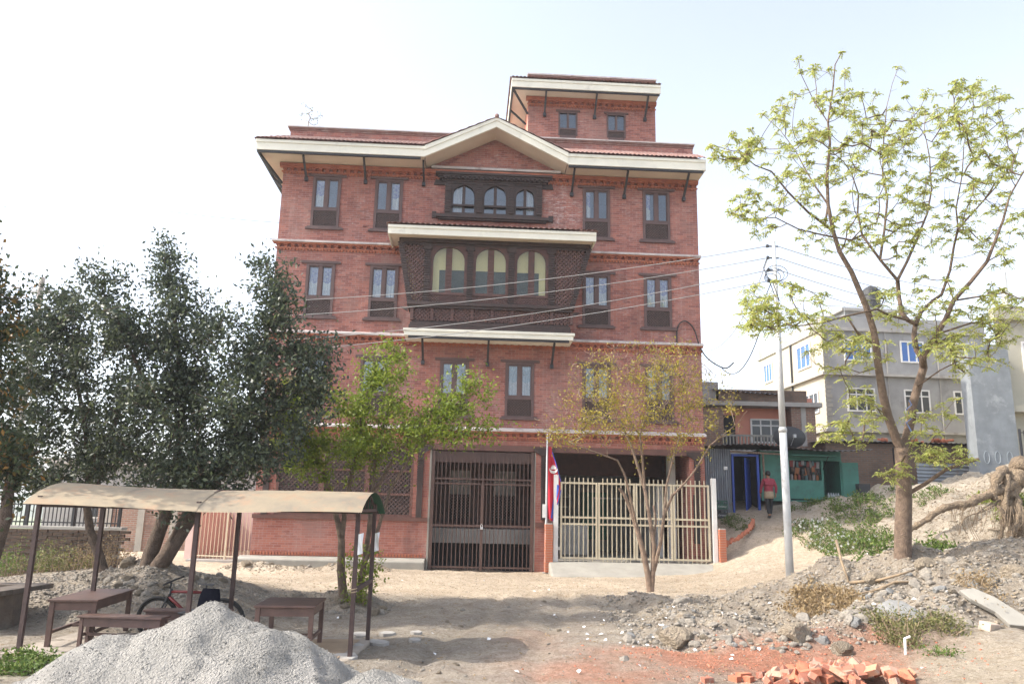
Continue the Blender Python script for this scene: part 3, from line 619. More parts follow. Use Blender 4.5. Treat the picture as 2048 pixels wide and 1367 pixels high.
MB().box(-2.419,.779,-.76,-.73,8.1,9.379).build('dim_room_panel', mat('dull_green_dim',(.07,.075,.06),(.045,.05,.04),.95,3), bal)  # dark green panel, dimness of the room put into its colour
MB().box(-3.16,1.68,-BW+.2,0,8.0,8.06).build('balcony_floor', M['inner'], bal)
# brackets and its tiled roof
m_ = MB()
for x, s_ in ((-3.36,-1),(1.88,1)): m_.prism([(x,7.95),(x+s_*.22,8.08),(x,8.08)] if s_ > 0 else [(x,8.08),(x+s_*.22,8.08),(x,7.95)],-BW+.05,-BW+.15)
m_.build('bracket_end', M['carved'], bal)
b0, b1, bz0, bz1, bw_ = -4.05, 2.53, 10.29, 10.57, 1.5
MB().box(b0,b1,-bw_,-bw_+.05,bz0,bz1).box(b0,b1,-bw_-.03,-bw_,bz1-.08,bz1+.01).box(b0,b0+.05,-bw_+.05,0,bz0,bz1).box(b1-.05,b1,-bw_+.05,0,bz0,bz1).build('balcony_fascia', M['cream'], bld)
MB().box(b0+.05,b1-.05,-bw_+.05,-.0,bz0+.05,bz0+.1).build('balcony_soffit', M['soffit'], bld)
t_ = MB(); tiles(t_, (b0-.03,-bw_-.06,bz1+.01),(b1+.03,-bw_-.06,bz1+.01),(b0+.9,-.01,11.10),(b1-.9,-.01,11.10), rows=7, pitch=.17)
tiles(t_, (b0-.03,.0,bz1+.01),(b0-.03,-bw_-.06,bz1+.01),(b0+.85,.0,11.1),(b0+.9,-.01,11.1), rows=7, pitch=.17); tiles(t_, (b1+.03,-bw_-.06,bz1+.01),(b1+.03,0,bz1+.01),(b1-.9,-.01,11.1),(b1-.85,0,11.1), rows=7, pitch=.17)
o = t_.build('roof_tiles', M['tile'], bld, smooth=True); o['kind'] = 'stuff'
# slab under the balcony with three struts
MB().box(-3.46,1.92,-1.05,-.001,7.30,7.38).box(-3.42,1.88,-1.02,-.001,7.16,7.30).build('balcony_slab', M['cream'], bld)
MB().box(-3.3,1.8,-.98,-.05,7.385,7.52).build('balcony_base', M['carved'], bld)
MB().box(-3.3,1.75,-.98,-.90,7.09,7.158).build('eave_beam', M['black_metal'], bld)
for u in (-2.86,-.78,1.30): strut(u, 6.52, 7.1, .03, .86)
# --- ground floor, left bay with lattice screens
G = M['brick_gf']
MB().box(BU0,-2.5,0,.3,.40,1.50).build('base_wall', G, bld)
MB().box(BU0,BU1,0,.3,3.90,4.058).build('wall', G, bld)
MB().box(BU0,-7.20,0,.3,1.62,3.72).build('pier', G, bld); MB().box(-3.0,-2.5,0,.3,1.62,3.72).build('pier', G, bld)
MB().box(BU0-.03,-2.5,-.05,.3,1.5,1.62).build('beam', M['brown_wood'], bld)
MB().box(BU0-.02,BU1-.05,-.04,.3,3.72,3.90).build('beam', M['brown_wood'], bld)
def pilaster(x, parent=bld, z0=1.62, z1=3.72):
    m_ = MB(); m_.box(x-.09,x+.09,-.06,-.001,z0,z1)
    for k in range(11): m_.box(x-.105,x+.105,-.085,-.06,z1-.35-k*.075,z1-.31-k*.075)
    m_.prism([(x-.10,z1-.12),(x+.10,z1-.12),(x+.34,z1+.03),(x+.34,z1+.12),(x-.34,z1+.12),(x-.34,z1+.03)],-.10,-.042); m_.build('pilaster', M['carved'], parent)
pilaster(-7.50); pilaster(-2.78)
xs = (-7.2,-5.82,-4.42,-3.0); zs = (1.62,2.30,3.02,3.72)
for i in range(3):
    m_ = MB(); a, b = xs[i], xs[i+1]
    for z0, z1 in ((1.62,1.69),(2.27,2.34),(2.99,3.05),(3.66,3.72)): m_.box(a+.08,b-.08,.0,.12,z0,z1)
    m_.box(a,a+.08,-.01,.13,1.62,3.72).box(b-.08,b,-.01,.13,1.62,3.72); o = m_.build('lattice_screen', M['brown_wood'], bld)
    for z0, z1 in ((1.69,2.27),(2.34,2.99),(3.05,3.66)): bars_clip(MB(), rect(a+.08,b-.08,z0,z1), .135, .058, .03, .09).build('lattice', M['lattice'], o)
MB().box(BU0+.3,-2.7,1.3,1.4,.4,3.9).build('inner_wall', M['white'], bld)  # white wall stands in for daylight seen through the screens
MB().prismx([(.0,.40),(-.10,.40),(-.13,.36),(-.42,.34),(-.46,.30),(-.46,-.1),(.0,-.1)], BU0-.30, -2.52).build('plinth', M['concrete_pale'], bld, bevel=.02)
k = BU0; m_ = MB()
while k < -2.6: m_.box(k,k+.06,-.03,0,.42,.52); k += .095
m_.build('brick_on_edge', M['terracotta'], bld)['kind'] = 'stuff'
# gate bay walls, pillar between the bays, right pillar
MB().box(-2.5,-2.44,.0,.3,-.1,3.72).box(.80,.84,.0,.3,.1,3.72).build('edge_strip', M['concrete_pale'], bld)
MB().box(.84,1.34,0,.42,.05,3.72).build('pier', G, bld); pilaster(1.10, bld, 1.62, 3.72); MB().box(.84,1.34,-.05,0,1.4,1.55).build('beam', M['brown_wood'], bld)
MB().box(5.78,BU1,0,.42,.2,3.72).build('pier', G, bld); pilaster(6.0, bld, 1.62, 3.72)
MB().box(5.86,6.06,-.03,0,1.0,2.5).build('plaque', M['black_metal'], bld)
# gate bay interior: lattice doors, pale sill, near-black walls for the shade below
m_ = MB().box(-2.4,.8,2.2,2.3,1.3,3.9); m_.build('inner_wall', M['carved_red'], bld)
o = MB().box(-2.2,-.95,2.12,2.2,1.5,3.4).box(-.65,.6,2.12,2.2,1.5,3.4).build('inner_door', M['lattice'], bld)
[bars_clip(MB(), rect(xa,xb,1.6,2.4), .1, .045, 2.05, 2.11).build('lattice', M['carved'], o) for xa, xb in ((-1.9,-1.2),(-.4,.35))]
MB().box(-1.9,-1.2,2.111,2.118,1.6,3.2).box(-.4,.35,2.111,2.118,1.6,3.2).build('pane', M['inner'], o)
MB().box(-2.44,.8,.9,2.2,.85,1.3).build('inner_step', M['plaster_grey'], bld)
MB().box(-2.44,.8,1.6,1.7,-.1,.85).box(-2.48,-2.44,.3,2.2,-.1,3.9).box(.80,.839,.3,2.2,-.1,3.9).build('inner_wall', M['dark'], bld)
# portico interior
MB().box(1.34,5.78,.0,6.5,.30,.46).build('portico_floor', M['concrete'], bld)
MB().box(1.34,BU1-.3,6.5,6.6,.3,4.1).box(1.34,1.44,.42,6.5,.46,4.1).build('inner_wall', M['inner'], bld)
MB().box(5.48,5.72,1.6,1.9,.46,4.1).build('column', M['white'], bld)
o = MB().box(3.2,4.2,6.38,6.48,.9,2.7).build('shutter', M['green_paint'], bld)
[MB().box(3.2,4.2,6.35,6.38,.95+k*.12,1.03+k*.12).build('slat', M['green_paint'], o) for k in range(14)]
m_ = MB(); [m_.box(1.7,2.7,5.9,6.3,.95+k*.38,.99+k*.38) for k in range(5)]; m_.box(1.7,1.74,5.9,6.3,.46,2.6).box(2.66,2.7,5.9,6.3,.46,2.6)
tag(m_.build('shelf_rack', M['white'], None), 'white open shelf rack in the dark portico behind the beige gate', 'shelf').matrix_world = Matrix.Translation((0,FY,0)) @ Matrix.Rotation(FA,4,'Z')
MB().box(1.5,5.7,3.4,3.5,3.2,4.1).build('inner_beam', M['carved_red'], bld); MB().box(2.0,3.0,3.3,3.4,.46,1.5).build('low_partition', M['white'], bld); MB().box(5.2,5.42,2.2,6.4,.46,2.9).build('white_partition', M['white'], bld); MB().box(3.3,3.36,4.2,4.26,.46,2.4).box(4.5,4.56,4.2,4.26,.46,2.4).box(3.3,4.56,4.2,4.26,2.4,2.46).build('inner_frame', M['galv'], bld)
# cable looping out of the wall by the right corner
tag(MB().tube([fac(5.45,.02,7.2),fac(5.46,.05,7.9),fac(5.7,.08,8.15),fac(6.0,.08,7.9),fac(6.2,.1,7.25),fac(6.5,.1,6.85),fac(7.0,.1,6.6),fac(7.3,.1,6.8)][:0]+smooth([fac(5.45,.02,7.2),fac(5.46,.05,7.9),fac(5.7,.08,8.15),fac(6.0,.08,7.9),fac(6.2,.1,7.25),fac(6.5,.1,6.85),fac(7.0,.1,6.6),fac(7.3,.1,6.8)]), .022, 6).build('power_cable', M['wire_black']), 'black cable looping out of the brick wall by the right corner', 'cable')
# --- brown barred gate
def framed(mb, u, w_, z): return (u, -w_, z)
gb = thing('brown_gate', 'tall dark brown barred double gate between brick piers', 'gate', (0,FY,0), FA)
g0, g1 = -2.43, .79; m_ = MB()
m_.box(g0,g0+.10,-.02,.08,.02,3.70).box(g1-.10,g1,-.02,.08,.02,3.70)
m_.build('gate_post', M['gate_brown'], gb)
for z, h in ((2.83,.05),(2.68,.05),(1.40,.06),(.16,.05)): MB().box(g0+.1,g1-.1,.0,.05,z-h/2,z+h/2).build('rail', M['gate_brown'], gb)
bm2 = MB().box(-.013,.013,.012,.038,.06,3.66).mesh('bar', M['gate_brown'])
n = 23
for i in range(n):
    x = g0+.19+i*(g1-g0-.38)/(n-1)
    if abs(x-(g0+g1)/2) > .05: link('bar', bm2, gb, (x,0,0))
MB().box(-.82-.045,-.82+.045,-.01,.06,.06,2.68).box(-.82-.025,-.82+.025,-.01,.06,2.70,3.66).build('meeting_stile', M['gate_brown'], gb)
MB().box(-.86,-.78,-.05,-.011,1.30,1.38).tube([(-.85,-.03,1.38),(-.85,-.03,1.43),(-.82,-.03,1.46),(-.79,-.03,1.43),(-.79,-.03,1.38)],.008,6).build('padlock', M['galv'], gb)
MB().box(g0+.1,g1-.1,.05,.06,3.34,3.68).build('head_panel', M['gate_brown'], gb)
# --- beige yard gate in front of the portico
ga = thing('beige_gate', 'beige painted four leaf barred gate in front of the dark portico', 'gate', (0,FY,0), FA)
barm = MB().box(-.014,.014,-.014,.014,.40,2.92).mesh('bar', M['gate_beige'])
lv = np.linspace(1.55, 6.2, 5)
for i in range(4):
    a, b = lv[i]+.01, lv[i+1]-.01; m_ = MB()
    for z in (2.76,1.73,1.53,.53): m_.box(a+.055,b-.055,-.63,-.57,z-.028,z+.028)
    m_.box(a,a+.055,-.63,-.57,.50,2.79).box(b-.055,b,-.63,-.57,.50,2.79); o = m_.build('gate_leaf', M['gate_beige'], ga)
    for k in range(7): x = a+.15+k*(b-a-.30)/6; link('bar', barm, o, (x,-.60,0))
MB().box(1.51,1.56,-.60,-.52,2.4,2.5).box(1.51,1.56,-.60,-.52,.75,.85).build('hinge', M['white'], ga)
for x, nm, lb in ((1.42,'gate_post','white square post on the flag side of the beige gate'), (6.33,'gate_post','white square post on the path side of the beige gate')):
    tag(MB().box(x-.07,x+.07,-.67,-.53,.20,3.0).build(nm, M['white'], None), lb, 'post').matrix_world = Matrix.Translation((0,FY,0)) @ Matrix.Rotation(FA,4,'Z')
def bpillar(x0, x1, z0, z1, lb):
    t = thing('brick_pillar', lb, 'pillar', (0,FY,0), FA); bmesh_ = MB().box(-.105,.105,-.055,.055,-.031,.031).mesh('brick', M['brick_loose'])
    MB().box(x0+.01,x1-.01,-.79,-.41,z0,z1-.01).build('mortar_core', M['concrete'], t); z = z0+.04; k = 0
    while z < z1-.02:
        for yy in (-.74,-.60,-.46): link('brick', bmesh_, t, ((x0+x1)/2+random.uniform(-.006,.006), yy, z), scale=((x1-x0)/.21, 1.15, 1)); 
        z += .074; k += 1
bpillar(1.10,1.32,.1,1.55,'short orange brick pillar beside the flagpole'); bpillar(6.42,6.62,.2,1.5,'short orange brick pillar at the foot of the path')
o = MB().prismx([(-.0,.44),(-.75,.42),(-1.5,.18),(-1.75,.06),(-1.75,-.2),(0,-.2)], 1.2, 6.45).build('apron', M['concrete_pale'], None, bevel=.05)
o.matrix_world = Matrix.Translation((0,FY,0)) @ Matrix.Rotation(FA,4,'Z'); o['kind'] = 'structure'; o['label'] = 'pale concrete apron sloping down from the beige gate'
# --- flag and pole
fp = fac(1.13,.62,0); t = thing('flagpole', 'thin grey steel flagpole by the brick pier', 'flagpole', fp)
MB().tube([(0,0,.05),(0,0,1.6),(0,0,4.25)],[.036,.034,.022],10).build('pole', M['galv'], t, smooth=True)
MB().box(-.10,.10,-.10,.10,-.02,.10).build('base', M['concrete'], t); MB().box(-.12,-.02,-.03,.03,1.7,2.1).build('clamp', M['white'], t)
M['flag_red'] = mat('flag_red', (.50,.015,.035), (.42,.012,.03), .8, 6, 30, .1); M['flag_blue'] = mat('flag_blue', (.05,.09,.42), (.04,.07,.34), .8, 6, 30, .1)
fl = thing('flag', 'limp red flag with blue border and white emblem hanging from the flagpole', 'flag', fp+Vector((.03,0,0)))
def fold(x, z): return (x, .05*math.sin(x*24+z*1.3)+.02*math.sin(z*5), z)
def fpt(a, b):                            # hanging cloth: narrow at the top, wider at the hem
    z = 3.85-b*2.15; e_ = .10+.30*min(1,b*2.2) if b < .5 else .40*(1-(b-.5)*1.35)+.02; return fold(.01+a*e_, z-.12*a*(b>.0))
MB().grid(fpt, 14, 26).build('cloth', M['flag_red'], fl, smooth=True)
def edge(a, b): p = fpt(1, b); d = .03; return (p[0]-.004+a*d, p[1]-.006, p[2])
MB().grid(lambda a,b: edge(a, .02+b*.97), 1, 40).build('border', M['flag_blue'], fl, smooth=True)
MB().grid(lambda a,b: (fpt(.55+.3*a,.5+b*.47)[0], fpt(.55+.3*a,.5+b*.47)[1]-.012, fpt(.55+.3*a,.5+b*.47)[2]), 3, 20).build('border', M['flag_blue'], fl, smooth=True)
mo = MB(); pts = []
cx, cz = .17, 3.16
for k in range(13): g = PI+PI*k/12; pts.append((cx+.13*math.cos(g), cz+.13*math.sin(g)))
for k in range(13): g = 2*PI-PI*k/12; pts.append((cx+.115*math.cos(g), cz+.03+.075*math.sin(g)))
mo.add([(x, fold(x,z)[1]-.03, z) for x,z in pts], [(k,k+1,24-k,25-k) for k in range(12)])
ray_ = []; 
for k in range(17): g = PI*k/16; r_ = .10 if k % 2 else .065; ray_.append((cx+r_*math.cos(g), cz+.0+r_*math.sin(g)*1.5))
mo.add([(x, fold(x,z)[1]-.03, z) for x,z in [(cx,cz)]+ray_], [(0,k,k+1) for k in range(1,17)])
mo.build('emblem', M['white'], fl)
# ------------------------------------------------------------------ trees
def leaves(name, C, D, Nn, ln, wd, m, parent):   # one rhombic blade per row
    C = np.asarray(C); n = len(C)
    D = D/np.linalg.norm(D,axis=1,keepdims=True); S = np.cross(D,Nn); S /= np.linalg.norm(S,axis=1,keepdims=True)+1e-9
    ln = np.broadcast_to(ln,(n,))[:,None]; wd = np.broadcast_to(wd,(n,))[:,None]
    U = np.cross(S,D)
    V = np.stack([C, C+D*ln*.45+S*wd*.5+U*wd*.18, C+D*ln, C+D*ln*.45-S*wd*.5+U*wd*.18],1).reshape(-1,3)
    return link(name, npmesh(name, V, np.arange(4*n).reshape(n,4), m), parent)
def rdir(n): v = RNG.normal(size=(n,3)); return v/np.linalg.norm(v,axis=1,keepdims=True)
class Skel:
    def __init__(s): s.P = []; s.par = []; s.rad = []
    def limb(s, pts, rads, step=.22):
        pts = [np.array(p, float) for p in pts]; par = -1
        if s.P:
            A = np.array(s.P); par = int(np.argmin(np.linalg.norm(A-pts[0],axis=1)))
            if np.linalg.norm(A[par]-pts[0]) > .02: pass
        first = True
        for i in range(len(pts)-1):
            a, b = pts[i], pts[i+1]; k = max(1, int(np.linalg.norm(b-a)/step))
            for j in range(0 if first else 1, k+1):
                t = j/k; s.P.append(a+(b-a)*t); s.par.append(par); s.rad.append(rads[i]+(rads[i+1]-rads[i])*t); par = len(s.P)-1
            first = False
    def grow(s, A, jit=.05, step=.16, lift=.25, rtip=.004, zpen=.6):
        n0 = len(s.P); tips = []
        d0 = np.array([np.min(np.linalg.norm(np.array(s.P)-a,axis=1)) for a in A]); order = np.argsort(d0)
        cap = len(s.P)+len(A)*60; buf = np.zeros((cap,3)); buf[:len(s.P)] = np.array(s.P); cnt = len(s.P)
        for q in order:
            a = A[q]; d = a-buf[:cnt]; L_ = np.linalg.norm(d,axis=1)
            cost = L_ + zpen*np.maximum(0, buf[:cnt,2]-a[2]+.1)
            p = int(np.argmin(cost)); start = buf[p].copy(); L0 = L_[p]; k = max(1,int(L0/step)); par = p
            mid = (start+a)/2 + np.array([0,0,-lift*L0*.35]) + RNG.normal(size=3)*jit*L0
            for j in range(1,k+1):
                t = j/k; pt = (1-t)**2*start+2*t*(1-t)*mid+t*t*a + (RNG.normal(size=3)*jit*.25*step if j<k else 0)
                s.P.append(pt); s.par.append(par); s.rad.append(0); buf[cnt] = pt; par = cnt; cnt += 1
            tips.append(par)
        load = np.zeros(cnt); 
        for t_ in tips: load[t_] += 1
        for i in range(cnt-1,-1,-1):
            if s.par[i] >= 0: load[s.par[i]] += load[i]
        for i in range(n0, cnt): s.rad[i] = rtip*max(1,load[i])**.5
        return tips
    def mesh(s, name, m, parent, n=6, ntw=3, smooth=True):
        kids = [[] for _ in s.P]
        for i, p in enumerate(s.par):
            if p >= 0: kids[p].append(i)
        mb = MB(); cont = set()
        for i in range(len(s.P)):
            if kids[i]: cont.add(max(kids[i], key=lambda c: s.rad[c]))
        for i in range(len(s.P)):
            if i in cont: continue
            ch = [i]; 
            while kids[ch[-1]]: ch.append(max(kids[ch[-1]], key=lambda c: s.rad[c]))
            pts = [s.P[j] for j in ch]; rr = [s.rad[j] for j in ch]
            if s.par[i] >= 0: pts = [s.P[s.par[i]]]+pts; rr = [min(rr[0]*1.15, s.rad[s.par[i]])]+rr
            if len(pts) > 1: mb.tube(pts, rr, n if rr[0] > .03 else (5 if rr[0] > .012 else ntw), cap=False)
        return mb.build(name, m, parent, smooth=smooth)
def ell(px, py, rx, ry, Y, dY, n, fill=.5):        # points inside an ellipse of the photo, spread in depth
    out = []
    while len(out) < n:
        a, b, c = RNG.uniform(-1,1,3)
        if a*a+b*b+c*c < 1: out.append(tuple(at(px+a*rx, py+b*ry, Y+c*dY)))
    return np.array(out)
def pxl(*pts):                                      # limb: (px,py,Y) list
    return [tuple(at(*p)) for p in pts]
# ---- tall half-leafed tree on the right
TYR = 16.0
bt = thing('tall_tree', 'tall spreading tree with pale green tufted leaves beside the rubble bank', 'tree', at(1805,1125,TYR))
inv = -np.array(bt.location)
sk = Skel()
def L16(pts, r0, r1, dy=0.0):
    n = len(pts); sk.limb([tuple(at(x, y, TYR+dy*i/max(1,n-1)+0)) for i,(x,y) in enumerate(pts)], list(np.maximum(np.linspace(r0,r1,n)*.0047,.008)))
L16([(1805,1150),(1806,1060),(1808,1000),(1806,930),(1803,895)], 35, 29)
L16([(1803,895),(1793,880),(1776,832),(1766,791),(1757,735),(1752,689),(1747,660),(1734,618),(1716,575),(1703,544),(1679,503),(1666,462),(1656,409),(1654,351),(1660,286),(1656,245),(1666,175),(1670,130),(1683,105)], 20, 1.5, -.8)
L16([(1656,245),(1629,204),(1613,171),(1601,146),(1597,118)], 3, 1, -.3)
L16([(1666,462),(1617,425),(1576,384),(1543,343),(1511,331),(1478,306),(1425,290)], 6, 1, -1.2)
L16([(1656,409),(1630,372),(1613,343),(1590,300),(1560,260),(1525,228)], 5, 1, 1.0)
L16([(1803,895),(1812,880),(1822,838),(1825,809),(1836,771),(1847,735),(1845,718)], 20, 16, .3)
L16([(1845,718),(1833,700),(1828,671),(1831,648),(1816,640),(1804,627),(1798,595),(1795,560)], 12, 9, .4)
L16([(1831,648),(1842,624),(1866,601),(1883,589),(1900,540),(1908,491),(1916,458),(1912,417),(1924,351),(1928,286),(1945,237)], 9, 1.5, 1.2)
L16([(1916,458),(1949,421),(1990,376),(2031,319),(2047,261)], 5, 1, .8)
L16([(1795,560),(1760,519),(1724,470),(1715,425),(1717,388),(1703,347),(1687,323),(1660,300)], 7, 1, -.9)
L16([(1795,560),(1814,523),(1834,478),(1855,425),(1863,380),(1859,314),(1849,261),(1851,220)], 7, 1.2, .9)
L16([(1760,519),(1769,458),(1775,396),(1765,351),(1767,286),(1773,216),(1785,167),(1797,134)], 6, 1, .6)
L16([(1845,718),(1851,706),(1874,668),(1892,636),(1907,601),(1939,566),(1974,523),(1990,482),(2006,441),(2019,392),(2043,351),(2070,300)], 14, 2, -.9)
L16([(1907,601),(1962,592),(2010,585),(2060,605)], 5, 2, -1.0)
L16([(1874,668),(1944,645),(1974,648),(1997,633),(2050,600)], 5, 1.5, .8)
L16([(1816,640),(1778,630),(1754,618),(1687,633),(1646,645),(1600,651),(1553,659),(1500,648)], 6, 1, -1.3)
L16([(1724,470),(1703,480),(1646,470),(1597,458),(1551,435),(1498,437),(1461,425)], 5, 1, -1.6)
L16([(1752,689),(1735,680),(1715,665),(1700,642)], 6, 4.5, -.5)
L16([(1757,735),(1720,745),(1690,735),(1660,740)], 3, 1, -.6)
L16([(1836,771),(1880,740),(1930,715),(1980,720)], 4, 1, -.8)
L16([(1819,985),(1850,967),(1892,938),(1929,925),(1958,917)], 9, 6, -.6)
A = np.concatenate([ell(*a[:6], int(a[6]*1.85)) for a in ((1660,250,120,150,16,1.8,40),(1560,330,110,110,15.6,1.6,30),(1730,330,140,170,16,2.2,55),(1860,280,120,150,16.3,2.2,60),(1960,260,90,110,16.3,1.8,50),(2000,420,70,130,16,1.8,30),
    (1720,470,130,60,15.8,1.8,26),(1860,470,110,90,16.2,1.6,26),(1520,420,60,60,15,.8,12),(1480,300,70,40,15,.6,14),(1560,620,110,60,15,1.2,34),(1700,700,90,70,15.4,1.2,24),(1720,830,60,60,15.4,1,14),(1930,690,110,60,15.6,1.4,40),(1840,600,130,60,15.8,1.4,26),(2010,620,50,70,15.6,1.2,18),(1880,850,70,60,15.5,.8,10),(1790,935,40,30,15.5,.4,5),(1890,910,60,22,15.2,.4,10),(1665,860,40,26,15.3,.4,6),(1510,630,60,40,14.8,.6,14))])
tips = sk.grow(A, .10, .16, .35, .0046, .3); sk.grow(np.concatenate([ell(1640,330,150,140,15.8,1.6,40),ell(1800,330,170,160,16.2,1.8,60),ell(1950,360,90,140,16.1,1.5,30)]), .1, .16, .3, .003, .3)
sk.P = [np.asarray(p)+inv for p in sk.P]; sk.mesh('trunk', M['bark'], bt, 9)
TIP = [sk.P[t] for t in tips]+[sk.P[i] for i in range(len(sk.P)) if sk.rad[i] == .008]
C=[];D=[];Nn=[];FC=[]
for p in TIP:
    nl = int(RNG.integers(4,7)); sc = RNG.uniform(.55,1.0)*(1.25 if p[2] < 5.2 else 1); a0 = RNG.uniform(0,6.28)
    for k in range(nl):
        g = a0+2*PI*k/nl+RNG.normal()*.25; el = RNG.uniform(-.25,1.2); L_ = RNG.uniform(.13,.22)*sc
        d = np.array([math.cos(g)*math.cos(el),math.sin(g)*math.cos(el),math.sin(el)])
        npair = 6
        for j in range(1,npair+1):
            t = j/npair; q = p+d*L_*t+np.array([0,0,-.55*L_*t*t]); tang = d+np.array([0,0,-1.1*t]); tang /= np.linalg.norm(tang)
            sd_ = np.cross(tang,[0,0,1.]); sd_ /= np.linalg.norm(sd_)+1e-9
            for s_ in (-1,1):
                dd = sd_*s_*.85+tang*.5+np.array([0,0,-.55]); C.append(q); D.append(dd); Nn.append(np.cross(dd,tang)*s_+RNG.normal(size=3)*.2)
    for k in range(14): FC.append(p+RNG.normal(size=3)*.045*sc)
M['leaf_tree'] = leafmat('pale_green_leaf', (.33,.39,.09), (.50,.52,.16), (.56,.52,.22), .55)
M['blossom'] = leafmat('yellow_green_blossom', (.30,.30,.08), (.42,.38,.12), None, .3)
leaves('crown', np.array(C), np.array(D), np.array(Nn), RNG.uniform(.045,.075,len(C)), .024, M['leaf_tree'], bt)
FC = np.array(FC); leaves('blossom', FC, rdir(len(FC)), rdir(len(FC)), .045, .03, M['blossom'], bt)
MB().tube([tuple(np.array(at(1818+6*math.sin(k*2.1),800+k*9,TYR-.12-.05*math.sin(k)))+inv) for k in range(8)],.014,5).build('tied_rag', mat('faded_blue_rag',(.16,.22,.38),None,.9), bt)
# ---- evergreen clump behind the shelter
def evergreen(name, label, base, limbs, blobs, nper, lsize, lm, bark='bark_dark', group=None, spread=.24, rt_=.004, twigs=()):
    global sk
    t = thing(name, label, 'tree', base, 0, group); iv = -np.array(t.location); sk = Skel()
    for pts, r0, r1 in limbs: sk.limb(pxl(*pts), list(np.linspace(r0,r1,len(pts))))
    A = np.concatenate([ell(*b) for b in blobs]); tips = sk.grow(A, .12, .2, .3, rt_, .5)
    if twigs: sk.grow(np.concatenate([ell(*b) for b in twigs]), .10, .16, .35, .0042, .9)
    sk.P = [np.asarray(p)+iv for p in sk.P]; sk.mesh('trunk', M[bark], t, 8)
    T = np.array([sk.P[i] for i in tips]); n = len(T)*nper
    pos = []
    for i in tips:
        ch = [i]
        while len(ch) < 4 and sk.par[ch[-1]] >= 0: ch.append(sk.par[ch[-1]])
        pos.append(np.array([sk.P[j] for j in ch])[RNG.integers(0,len(ch),nper)])
    C = np.concatenate(pos)+RNG.normal(size=(n,3))*spread*np.repeat(RNG.uniform(.35,.85,(len(tips),1)),nper,0)*np.array([1,1,.75])
    Dv = rdir(n)+np.array([0,0,.25]); leaves('crown', C, Dv, rdir(n)+np.array([0,0,.6]), RNG.uniform(.7,1.2,n)*lsize, RNG.uniform(.38,.5,n)*lsize, lm, t)
    return t
M['leaf_dark'] = leafmat('dark_evergreen_leaf', (.042,.058,.044), (.080,.100,.058), (.15,.18,.08), .28, .42)
M['leaf_dark2'] = leafmat('evergreen_leaf_rust', (.04,.058,.03), (.075,.10,.04), (.30,.16,.04), .25, .36)
M['leaf_lime'] = leafmat('lime_leaf', (.13,.19,.022), (.24,.30,.035), (.33,.36,.06), .4, .5)
M['leaf_yell'] = leafmat('yellowing_leaf', (.27,.24,.035), (.40,.34,.05), (.42,.28,.05), .4, .5)
evergreen('evergreen_tree', 'dense dark evergreen with twin leaning trunks behind the metal shelter', at(300,1150,15.5),
  [([(290,1165,15.5),(300,1110,15.5),(330,1030,15.5),(345,970,15.5),(360,880,15.6),(365,780,15.7),(350,640,15.7),(338,520,15.7)],.17,.02),
   ([(290,1165,15.5),(330,1115,15.4),(380,1035,15.3),(420,970,15.2),(470,900,15.1),(500,800,15),(530,680,15),(555,580,15)],.17,.02),
   ([(330,1115,15.4),(350,1060,15.2),(375,1010,15),(400,930,14.9)],.05,.02),([(360,880,15.6),(300,780,15.2),(250,680,15),(215,600,15)],.06,.015)],
  [(345,650,90,150,15.6,1.5,95),(335,530,35,70,15.7,.7,22),(470,760,95,150,15,1.5,110),(545,580,55,80,15,.8,42),(560,690,60,110,15,1.0,46),(330,830,150,110,15.4,1.6,110),(230,620,65,110,15,1.1,50),(175,540,30,50,15,.5,8),(460,930,110,60,14.9,1.0,75),(330,940,120,50,15.2,1.0,40),(620,730,50,60,14.8,.6,30),(280,740,90,120,15.8,1.2,50),(415,720,75,130,15.5,1.1,55),(520,860,90,80,14.8,.8,45),(640,790,40,60,14.8,.5,14),(600,830,50,60,14.8,.6,22),(660,690,40,25,14.8,.4,8)], 44, .11, M['leaf_dark'])
evergreen('evergreen_tree', 'dark evergreen with one kinked trunk, left of the twin trunked one', at(195,1130,16.5),
  [([(212,1160,16.5),(195,1100,16.5),(180,1060,16.5),(172,1000,16.5),(180,920,16.5),(165,820,16.5),(140,700,16.5),(120,600,16.5)],.11,.02),([(180,920,16.5),(230,850,16.8),(260,760,17),(280,640,17)],.05,.015),([(172,1000,16.5),(240,900,16.2),(300,850,16)],.035,.012)],
  [(150,740,140,150,16.6,1.5,130),(120,890,130,80,16.4,1.2,95),(60,960,70,30,16.2,.8,20),(250,880,110,70,16.8,1.2,50),(140,620,80,70,16.6,1,42),(30,760,60,140,16.3,1,60),(90,660,90,110,16.2,1.1,50)], 44, .11, M['leaf_dark'])
evergreen('evergreen_tree', 'evergreen with a few rusty leaves at the left edge of the picture', at(10,1080,13.5),
  [([(-20,1130,13.5),(10,1040,13.5),(20,960,13.5),(-10,860,13.5),(-40,740,13.5),(-20,600,13.5)],.12,.02),([(20,960,13.5),(50,920,13.4),(80,900,13.2)],.05,.015)],
  [(-30,640,80,110,13.5,1.1,60),(-20,820,90,120,13.4,1.1,70),(20,920,60,40,13.4,.7,18),(-160,700,130,170,13,1.5,80),(-120,520,80,80,12.5,1,30),(-170,470,150,120,11.4,1.1,110),(-330,420,160,140,11.6,1.2,110)], 55, .12, M['leaf_dark2'])
